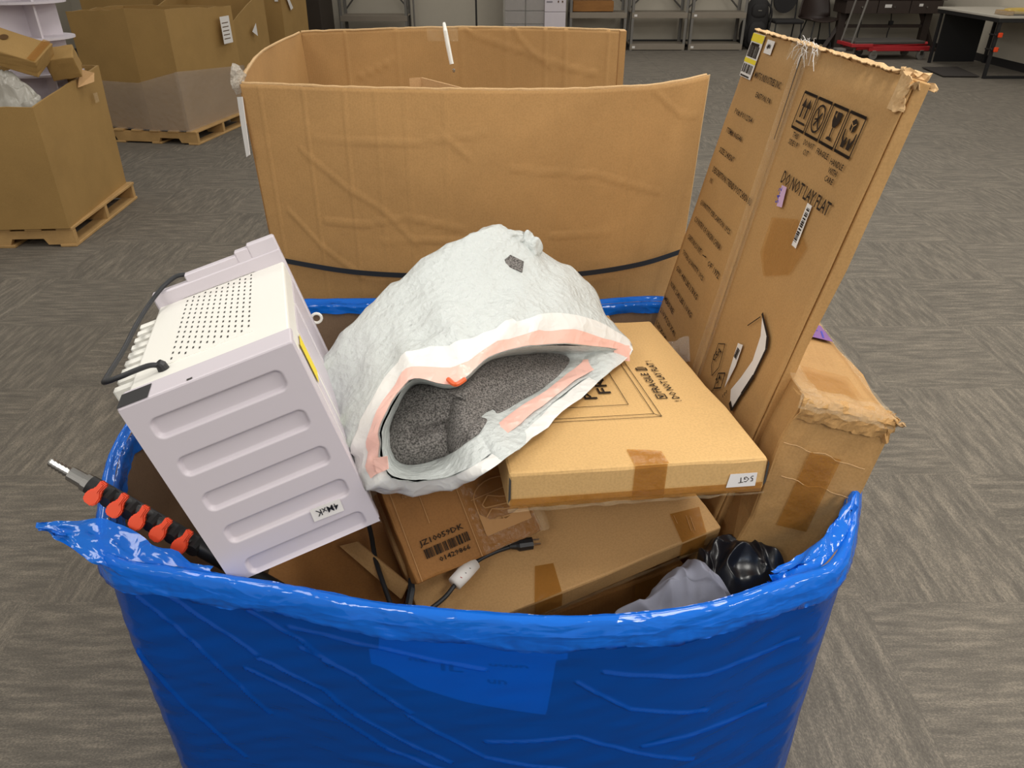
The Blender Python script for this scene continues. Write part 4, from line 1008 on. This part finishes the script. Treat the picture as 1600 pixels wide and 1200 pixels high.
c2 = small_carton('small brown carton with a red sticker heaped in the nearest bulk carton', (-2.890,5.000,0.892), (.94, .30, .10), (-.24, .85, .45), .17, .14, .14, KRAFT_FAR, 6)
flat(c2, 'red_sticker', [[(.01, .08), (.045, .07), (.05, .11), (.02, .12)]], (0, 0, .143), (1, 0, 0), (0, 1, 0), RED, .003)
o = obj('carton_flap', ([(-2.780,5.050,0.846), (-2.762,5.100,0.950), (-2.731,5.200,0.913), (-2.720,5.150,0.866)], [(0, 1, 2, 3)]), KRAFT_PALE, None); solid(o, .008); tag(o, 'pale cardboard flap standing up beside the small carton with a red sticker', 'cardboard')
lp = [Vector(p)*.88+Vector((-2.98, 4.85, 1.0))*.12+Vector((-.09, .03, 0)) for p in ((-3.239,4.620,0.869), (-3.106,4.720,0.988), (-2.965,4.780,1.001), (-2.864,4.780,0.958), (-2.753,4.720,0.881), (-2.728,4.620,0.840), (-2.874,4.600,0.801), (-3.107,4.600,0.783))]
bw_ = heap('wrapped_cushion', 'white and grey item in bubble wrap piled in the nearest bulk carton', 'parcel', plain('bubble_wrap', lin(178, 174, 164), .2, bs=.6, bscale=40), [Vector(p)-Vector((0, 0, .06)) for p in lp], .76, .09, 4, .025)
# tiered display stand
dsx = Vector((-3.144,5.350,1.103))
ds = thing('display_stand', 'white cardboard tiered display stand with round shelves behind the heaped cartons', 'display stand', (dsx.x, 5.35, .14), R(12))
for k, z in enumerate((.55, .76, .97, 1.18, 1.40)):
    bm = bmesh.new(); bmesh.ops.create_cone(bm, cap_ends=True, segments=40, radius1=.25, radius2=.25, depth=.012)
    for v in bm.verts: v.co.z += z
    obj('round_shelf', bm, LILACWHITE, ds)
for a in (0, 90):
    Mr = Matrix.Rotation(R(a+35), 4, 'Z')
    bm = bmesh.new(); add_box(bm, (-.19, -.006, 0), (.19, .006, 1.75), Mr); obj('upright_panel', bm, LILACWHITE, ds)
# second pallet with a wrapped carton
YB = R(-9)
pb = pallet((-2.95, 7.16, 0), YB, 'wooden pallet under the tall bulk carton with a wrapped base')
bB = open_carton('bulk_carton', 'tall brown bulk carton with a clear-wrapped lower half and a white label, on a pallet', (-2.97, 7.20, .124), YB, [(-.06, .0), (-.42, -.02), (-1.06, .10), (-1.12, 1.02), (-.04, 1.12)], 1.02, KRAFT_FAR, tops=[1.02, 1.02, .98, .98, .97], seed=8)
bm = bmesh.new()
pp = [(-1.10, .07), (-.43, -.06), (-.03, -.045), (.0, 1.17), (-.3, 1.17)]
r0 = [Vector((a, c, .0)) for a, c in pp]; r1 = [Vector((a*1.0, c, .42+(.1 if i_ == 2 else 0))) for i_, (a, c) in enumerate(pp)]
rows = [[r0[k].lerp(r0[k+1], i/12).lerp(r1[k].lerp(r1[k+1], i/12), j/8)+Vector((.01*nz((i+k*12, j, 0), .4, 3), -.008, 0)) for k in range(4) for i in range(12)] for j in range(9)]
obj('stretch_wrap', grid_mesh(rows), HAZY, bB, True)
flat(bB, 'white_label', [rct(.78, .66, .96, .90)], (.005, 0, 0), (.01, 1, 0), (0, 0, 1), PAPER, .012)
flat(bB, 'label_print', [rct(.80, .70+.035*k, .92, .707+.035*k) for k in range(5)], (.0075, 0, 0), (.01, 1, 0), (0, 0, 1), INK_THIN, .012)
# cartons further back
pc_ = pallet((-3.10, 9.12, 0), R(-6), 'wooden pallet under the low bulk carton with a cut-out front')
bC = open_carton('bulk_carton', 'low brown bulk carton with a cut-out front, behind the wrapped one', (-3.12, 9.15, .124), R(-6), [(-.02, 0), (-1.0, .0), (-1.0, 1.0), (-.02, 1.0)], .92, KRAFT_FAR, tops=[.74, .80, 1.06, 1.04], seed=12)
flat(bC, 'paper_scrap', [[(.42, .62), (.56, .70), (.56, .56)]], (.02, 0, 0), (0, 1, 0), (0, 0, 1), PAPER, .02)
o = obj('paper_cup', tube([(-3.387,9.200,0.723), (-3.330,9.200,0.755)], [.03, .05], 10), PAPER, None); tag(o, 'white paper scrap on the corner of the low bulk carton', 'paper')
pd_ = pallet((-2.98, 10.75, 0), R(-4), 'wooden pallet under the farthest bulk carton piled with clothes')
bD = open_carton('bulk_carton', 'farthest brown bulk carton, piled with clothes and plastic', (-3.00, 10.78, .124), R(-4), [(-.0, 0), (-1.3, .0), (-1.3, 1.0), (-.0, 1.0)], 1.05, KRAFT_FAR, tops=[1.12, 1.04, 1.04, 1.10], seed=14)
flat(bD, 'white_tag', [rct(-.06, .86, -.015, .99)], (0, -.02, 0), (1, 0, 0), (0, 0, 1), PAPER, .01)
flat(bD, 'paper_sheet', [[(.06, 1.02), (.12, 1.02), (.36, .76), (.26, .74)]], (.03, 0, 0), (0, 1, 0), (0, 0, 1), PAPER, .01)
hc = lambda x, y, z, rx, ry: [(x+rx*math.cos(t*math.pi/5), y+ry*math.sin(t*math.pi/5), z+.03*math.sin(t*2.1)) for t in range(10)]
for k, (x, y, rx, ry, mt, lb_) in enumerate(((-4.05, 11.2, .24, .3, plain('tan_cloth', lin(170, 136, 96), .9), 'tan cloth bundle heaped on the farthest bulk carton'), (-3.65, 11.25, .26, .3, plain('dark_cloth', lin(60, 54, 56), .9), 'dark cloth heaped on the farthest bulk carton'), (-3.28, 11.2, .22, .28, plain('lilac_cloth', lin(150, 140, 158), .6), 'pale lilac plastic heaped on the farthest bulk carton'))):
    heap('clothes_heap', lb_, 'clothes', mt, hc(x, y, 1.14, rx, ry), 1.12, .13, 30+k, .03)
heap('red_bag', 'red bag lying on the carton behind the wrapped bulk carton', 'bag', RED, hc(-4.42, 10.6, 1.17, .16, .14), 1.15, .09, 44, .02)
heap('white_bag', 'white plastic bag beside the red bag on the far cartons', 'bag', HEM, hc(-4.75, 10.5, 1.15, .22, .2), 1.12, .10, 45, .03)
bE = open_carton('bulk_carton', 'dark shadowed carton holding the red bag and white bag', (-4.32, 10.0, 0), 0, [(0, 0), (-.85, 0), (-.85, .75), (0, .75)], 1.16, KRAFT_FAR, seed=15)
bm = box((-.62, 0, 0), (.62, .7, 1.9), .02); dkb = thing('dark_crate', 'tall black-brown crate against the back wall beside the far bulk cartons', 'crate', (-3.75, 13.0, 0)); obj('crate_body', box((-.95, 0, .10), (.75, .9, 1.95), .015), DARKBOX, dkb)
obj('crate_base', box((-.90, .03, 0), (.70, .87, .10), .01), DARKWOOD, dkb)
flat(dkb, 'paper_tag', [rct(-.26, 1.04, -.19, 1.17)], (0, -.001, 0), (1, 0, 0), (0, 0, 1), PAPER, .002)
flat(dkb, 'red_label', [rct(.30, 1.46, .36, 1.56)], (0, -.001, 0), (1, 0, 0), (0, 0, 1), RED, .002)

# ------------------------------------------------------------ shelving along the back wall
def rack(label, x, y, w, d, h, shelves, brace_z, tags=True, group=None):
    r = thing('shelving_unit', label, 'shelf', (x, y, 0), 0, group)
    for px, py in ((0, 0), (w, 0), (0, d), (w, d)):
        bm = bmesh.new(); s_ = 1 if px == 0 else -1; f_ = 1 if py == 0 else -1
        add_box(bm, (px, min(py, py+f_*.006), 0), (px+s_*.05, max(py, py+f_*.006), h)) if s_ > 0 else add_box(bm, (px-.05, min(py, py+f_*.006), 0), (px, max(py, py+f_*.006), h))
        add_box(bm, (min(px, px+s_*.006), min(py, py+f_*.05), 0), (max(px, px+s_*.006), max(py, py+f_*.05), h))
        obj('upright', bm, STEEL, r)
    for z in shelves:
        o = obj('shelf', box((.006, .004, z-.02), (w-.006, d-.004, z), .002), SHELF, r)
        obj('shelf_lip', box((.008, -.004, z-.09), (w-.008, .004, z-.002), .002), SHELF, o)
        if tags: obj('price_tag', box((.05, -.007, z-.065), (.10, -.0045, z-.03)), PAPER, o)
    for z0, z1 in brace_z:
        for a, c in (((.02, z0), (w-.02, z1)), ((w-.02, z0), (.02, z1))):
            obj('cross_brace', tube([(a[0], d+.008, a[1]), (c[0], d+.008, c[1])], .014, 6), STEEL_DK, r)
    return r
ry = 14.25
rack('empty steel shelving unit with two low shelves, next to the black backpack', 3.09, ry, .96, .48, 2.1, (.10, .60, 1.5), ((.62, 1.5),))
rack('empty steel shelving unit with two low shelves, second from the black backpack', 2.06, ry, .98, .48, 2.1, (.10, .60, 1.5), ((.62, 1.5),))
rack('steel shelving unit holding a small brown carton, behind the open carton', .99, ry, 1.0, .48, 2.1, (.10, .60, 1.6), ((.72, 1.6),), False)
o = small_carton('small brown carton lying on a steel shelf behind the open carton', (1.05, ry+.06, .61), (1, 0, 0), (0, 1, 0), .70, .36, .16, KRAFT_RED, 8)
rack('steel shelving unit with crossed braces and hanging hooks near the dark crate', -2.98, ry, 1.18, .48, 2.2, (.10, .55), ((.6, 1.9),), False)
rr_ = thing('hanging_rack', 'black pole rail with a row of hanging cables and clips above the open carton', 'rail', (-1.60, ry+.1, 0))
obj('pole', tube([(.98, 0, 0), (.98, 0, 1.72)], .016, 8), DARK, rr_); obj('pole', tube([(-.1, 0, 0), (-.1, 0, 1.72)], .016, 8), STEEL, rr_); obj('rail', tube([(-.1, 0, 1.68), (.98, 0, 1.68)], .014, 8), DARK, rr_)
rn = random.Random(3); bm = bmesh.new()
for k in range(46):
    x = -.05+1.0*k/46; ln_ = rn.uniform(.05, .19); add_tube(bm, [(x, 0, 1.67), (x+rn.uniform(-.02, .02), -.03, 1.67-ln_*.6), (x+rn.uniform(-.04, .04), -.02, 1.67-ln_)], rn.uniform(.006, .014), 5)
tag(obj('hanging_clips', bm, DARKBOX, rr_), kind='stuff')
# wrapped stack and white cartons
ws_ = thing('wrapped_stack', 'grey cartons stacked in clear stretch wrap beside the white carton', 'carton stack', (-.13, ry-.1, 0))
GREYBOX = plain('grey_carton', lin(150, 142, 138), .6, var=.1)
for j in range(7):
    for i in range(2): obj('packed_carton', box((.008+i*.36, 0, .02+j*.205), (.352+i*.36, .4, .215+j*.205), .006), GREYBOX, ws_)
rows = [[Vector((-.02+.78*i/30, -.02+.006*nz((i, j, 0), .5, 3), .02+1.45*j/40)) for i in range(31)] for j in range(41)]
obj('stretch_wrap', grid_mesh(rows), CLEAR, ws_, True)
wx = (0.556,13.800,0.580)[0]
for k in range(2):
    o = thing('white_carton', ('white printed carton on the floor by the wrapped stack' if k == 0 else 'white printed carton on top, beside the wrapped stack'), 'carton', (wx, ry-.15, k*.62))
    bm = carton_mesh(.36, .4, .615, 50+k, .001, .005, 3); obj('carton_body', bm, LILACWHITE, o)
    if k == 1:
        for zz in (.14, .34, .5):
            flat(o, 'brand_print', [rct(.03, zz+.004, .13, zz+.022)], (0, -.004, 0), (1, 0, 0), (0, 0, 1), INK_GREY); flat(o, 'print_icons', [rct(.22, zz, .24, zz+.03), rct(.29, zz, .31, zz+.03)], (0, -.004, 0), (1, 0, 0), (0, 0, 1), INK_THIN)
# backpack
bx = (4.274,14.450,0.276)
bp = thing('backpack', 'black backpack standing on the floor between the steel shelving and the chairs', 'backpack', (bx[0], 14.45, 0))
def blob(name, parent, c, r, mat, seed, amp=.06, sq=3.0):
    bm = bmesh.new(); bmesh.ops.create_icosphere(bm, subdivisions=3, radius=1)
    for v in bm.verts:
        d = v.co.normalized(); k = (abs(d.x)**sq+abs(d.y)**sq+abs(d.z)**sq)**(-1/sq)
        q = d*k*(1+amp*nz(d, 2.5, seed)); v.co = (q.x*r[0]+c[0], q.y*r[1]+c[1], q.z*r[2]+c[2])
    return obj(name, bm, mat, parent, True)
blob('bag_body', bp, (0, 0, .42), (.20, .15, .42), BLACKFAB, 3); blob('front_pocket', bp, (.0, -.14, .26), (.15, .07, .20), BLACKFAB, 5); blob('top_pocket', bp, (.0, -.12, .62), (.13, .05, .12), BLACKFAB, 6)
obj('carry_handle', tube(spline([(-.05, 0, .82), (-.04, 0, .88), (.04, 0, .88), (.05, 0, .82)], 12), .014, 6), DARK, bp); obj('shoulder_strap', tube(spline([(.14, -.05, .75), (.24, -.06, .6), (.23, -.05, .3), (.16, -.02, .12)], 16), .018, 6), BLACKFAB, bp)
blob('side_pouch', bp, (-.20, -.02, .30), (.06, .09, .17), BLACKFAB, 8); obj('logo_patch', box((-.03, -.176, .62), (.03, -.168, .635)), STEEL, bp)
# two chairs
cx = (4.802,14.600,0.365)[0]
ch = thing('visitor_chair', 'black chair with an oval back and metal legs beside the black backpack', 'chair', (cx, 14.45, 0))
bm = bmesh.new(); bmesh.ops.create_cone(bm, cap_ends=True, segments=28, radius1=.24, radius2=.24, depth=.05, matrix=Matrix.Rotation(R(90), 4, 'X'))
for v in bm.verts: v.co = Vector((v.co.x*.86, v.co.y+.22+.1*abs(v.co.x)**1.5*-1, v.co.z*1.0+.80))
obj('backrest', bm, BLACKFAB, ch)
obj('seat', box((-.25, -.24, .42), (.25, .22, .48), .025, 2), BLACKFAB, ch)
for sx in (-1, 1):
    obj('back_leg', tube([(sx*.23, .28, 0), (sx*.23, .22, .45), (sx*.22, .25, .9)], .013, 8), DARK, ch); obj('leg', tube([(sx*.24, -.24, 0), (sx*.22, -.18, .43)], .013, 8), DARK, ch)
cx = (5.348,14.600,0.365)[0]
ch = thing('shell_chair', 'dark brown moulded shell chair with thin legs, beside the oval-backed chair', 'chair', (cx, 14.45, 0), R(12))
rows = []
for j in range(15):
    t = j/14; row = []
    for i in range(17):
        s_ = i/8-1
        if t < .45: y = -.26+t/.45*.46; z = .46+.05*abs(s_)**2; w_ = .27
        else: q_ = (t-.45)/.55; y = .20+.08*q_; z = .47+q_*.50; w_ = .30-.13*q_**2
        row.append(Vector((s_*w_, y-.12*abs(s_)**2*(1 if t > .45 else .0), z)))
    rows.append(row)
o = obj('shell', grid_mesh(rows), BROWNSHELL, ch, True); solid(o, .02)
for sx, sy in ((-1, -1), (1, -1), (-1, 1), (1, 1)): obj('leg', tube([(sx*.22, sy*.22-.02, 0), (sx*.14, sy*.13-.03, .46)], .012, 8), DARK, ch)

# ------------------------------------------------------------ workbench, lift table, black table
w0 = (5.628,14.000,0.710); wxx = w0[0]
wl = (7.267,14.000,0.710)[0]-wxx
wb = thing('workbench', 'dark wooden bench with drawers and slanted legs against the back wall', 'workbench', (wxx, 14.0, 0))
obj('bench_top', box((-.05, 0, .80), (wl+.05, .75, .84), .004), DARKWOOD, wb)
for k in range(3):
    o = obj('drawer', box((.0+k*wl/3+.006, .004, .60), ((k+1)*wl/3-.006, .55, .795), .004), DARKWOOD, wb); obj('drawer_knob', tube([(wl*(k+.5)/3, .004, .70), (wl*(k+.5)/3, -.02, .70)], .012, 8), METAL, o)
for k in (0, 1):
    xx = .08 if k == 0 else wl-.08; s_ = 1 if k == 0 else -1
    obj('slanted_leg', tube([(xx-.22*s_, .3, 0), (xx+.12*s_, .3, .62)], .05, 4), DARKWOOD, wb); obj('leg_post', box((xx-.06, .24, 0), (xx+.06, .36, .62), .004), DARKWOOD, wb); obj('leg_foot', box((xx-.24, .1, 0), (xx+.24, .5, .05), .004), DARKWOOD, wb)
obj('stretcher', box((.08, .27, .36), (wl-.08, .33, .41), .003), DARKWOOD, wb); obj('outlet_box', box((wl*.55, .22, .41), (wl*.59, .28, .47), .003), DARK, wb)
for x in (.3, .62): obj('hanging_wire', tube(spline([(wl*x, .5, .60), (wl*(x+.02), .5, .4), (wl*(x+.01), .5, .2), (wl*(x+.05), .5, .02)], 14), .010, 5), DARK, wb)
flat(wb, 'paper_label', [rct(wl*.40, .69, wl*.47, .74), rct(wl*.75, .71, wl*.79, .75)], (0, -.002, 0), (1, 0, 0), (0, 0, 1), PAPER)
lt0 = (6.040,13.547,0.030)
lt = thing('lift_table', 'red scissor lift cart with grey casters and a metal handle, under the wooden bench', 'cart', (lt0[0]-.35, 13.0, 0), R(3))
LW = 1.05
obj('platform', box((-.20, 0, .235), (LW-.1, .55, .275), .006), STEEL_DK, lt)
obj('base_frame', box((.05, .0, .13), (LW, .06, .20), .006), RED, lt); obj('base_frame', box((.05, .49, .13), (LW, .55, .20), .006), RED, lt)
for y in (.03, .50):
    obj('scissor_arm', tube([(.0, y, .23), (LW-.15, y, .17)], .028, 4), RED, lt); obj('scissor_arm', tube([(-.15, y, .17), (LW-.05, y, .24)], .028, 4), RED, lt)
obj('red_deck_edge', box((-.25, -.01, .19), (.10, .56, .24), .005), RED, lt)
for x, y in ((.14, .02), (LW-.12, .02), (.14, .52), (LW-.12, .52)):
    bm = bmesh.new(); bmesh.ops.create_cone(bm, cap_ends=True, segments=20, radius1=.065, radius2=.065, depth=.04, matrix=Matrix.Translation((x, y, .065)) @ Matrix.Rotation(R(90), 4, 'X')); w_ = obj('caster', bm, STEEL, lt)
    obj('caster_fork', box((x-.03, y-.03, .07), (x+.03, y+.03, .14), .003), METAL, w_)
for y in (.08, .47): obj('handle_post', tube([(-.22, y, .22), (-.05, y, 1.2)], .016, 8), STEEL, lt)
obj('handle_bar', tube([(-.05, .08, 1.2), (-.05, .47, 1.2)], .016, 8), STEEL, lt)
obj('release_pedal', blob('tmp', None, (-.36, .2, .10), (.07, .08, .08), STEEL, 3, .2).data.copy() and box((-.42, .12, .05), (-.26, .3, .16), .02, 2), STEEL, lt); bpy.data.objects.remove(bpy.data.objects['tmp'])
# black metal table by the wall at the far side
tb = thing('metal_table', 'black metal-framed table with an end panel and two orange clamps, by the wall', 'table', (6.58, 11.10, 0))
TW, TD, TH = .90, 1.62, .76
obj('table_top', box((-.04, -.04, TH), (TW, TD+.04, TH+.03), .004), TABLETOP, tb)
obj('apron', box((-.03, -.03, TH-.05), (TW-.01, TD+.03, TH), .003), DARK, tb)
for x, y in ((0, 0), (0, TD-.04), (TW-.04, 0), (TW-.04, TD-.04)): obj('leg', box((x, y, 0), (x+.04, y+.04, TH-.05), .002), DARK, tb)
obj('floor_bar', box((.04, 0, .0), (TW-.04, .04, .035), .002), DARK, tb); obj('end_panel', box((.06, TD-.06, .02), (TW*.78, TD-.04, TH-.05), .002), DARK, tb)
for k, z in enumerate((.38, .56)):
    o = thing('spring_clamp', 'orange-tipped black clamp on the table leg, %s of the two' % ('lower' if k == 0 else 'upper'), 'clamp', (6.60, 11.08, z))
    obj('clamp_jaw', box((-.05, -.02, -.014), (.06, .015, .014), .006), DARK, o); obj('clamp_grip', box((-.02, -.05, -.03), (.035, -.02, .03), .008, 2), ORANGE, o)
    obj('clamp_handle', tube([(-.05, 0, 0), (-.13, -.01, .012)], .010, 6), DARK, o)
gp = thing('yellow_package', 'flat yellow and clear plastic package on the black metal table', 'package', (6.86, 11.12, TH+.03))
obj('tray', box((-.20, 0, 0), (.6, .34, .05), .01), CLEAR, gp); blob('contents', gp, (.22, .17, .045), (.36, .15, .04), GOLD, 5, .1, 4); obj('end_card', box((-.19, .02, .002), (-.10, .32, .055), .004), KRAFT_FAR, gp)
q = [(6.193,12.085,0.000), (6.743,12.118,0.000), (6.583,11.196,0.000), (6.084,11.224,0.000)]
mt_ = obj('door_mat', ([(p[0]-6.4, p[1]-11.6, .012) for p in q], [(0, 1, 2, 3)][::-1]), MAT_DARK, None); mt_.location = (6.4, 11.6, 0); solid(mt_, .010, -1)
for v in mt_.data.polygons: pass
tag(mt_, 'dark rectangular mat on the carpet before the black metal table', 'mat')
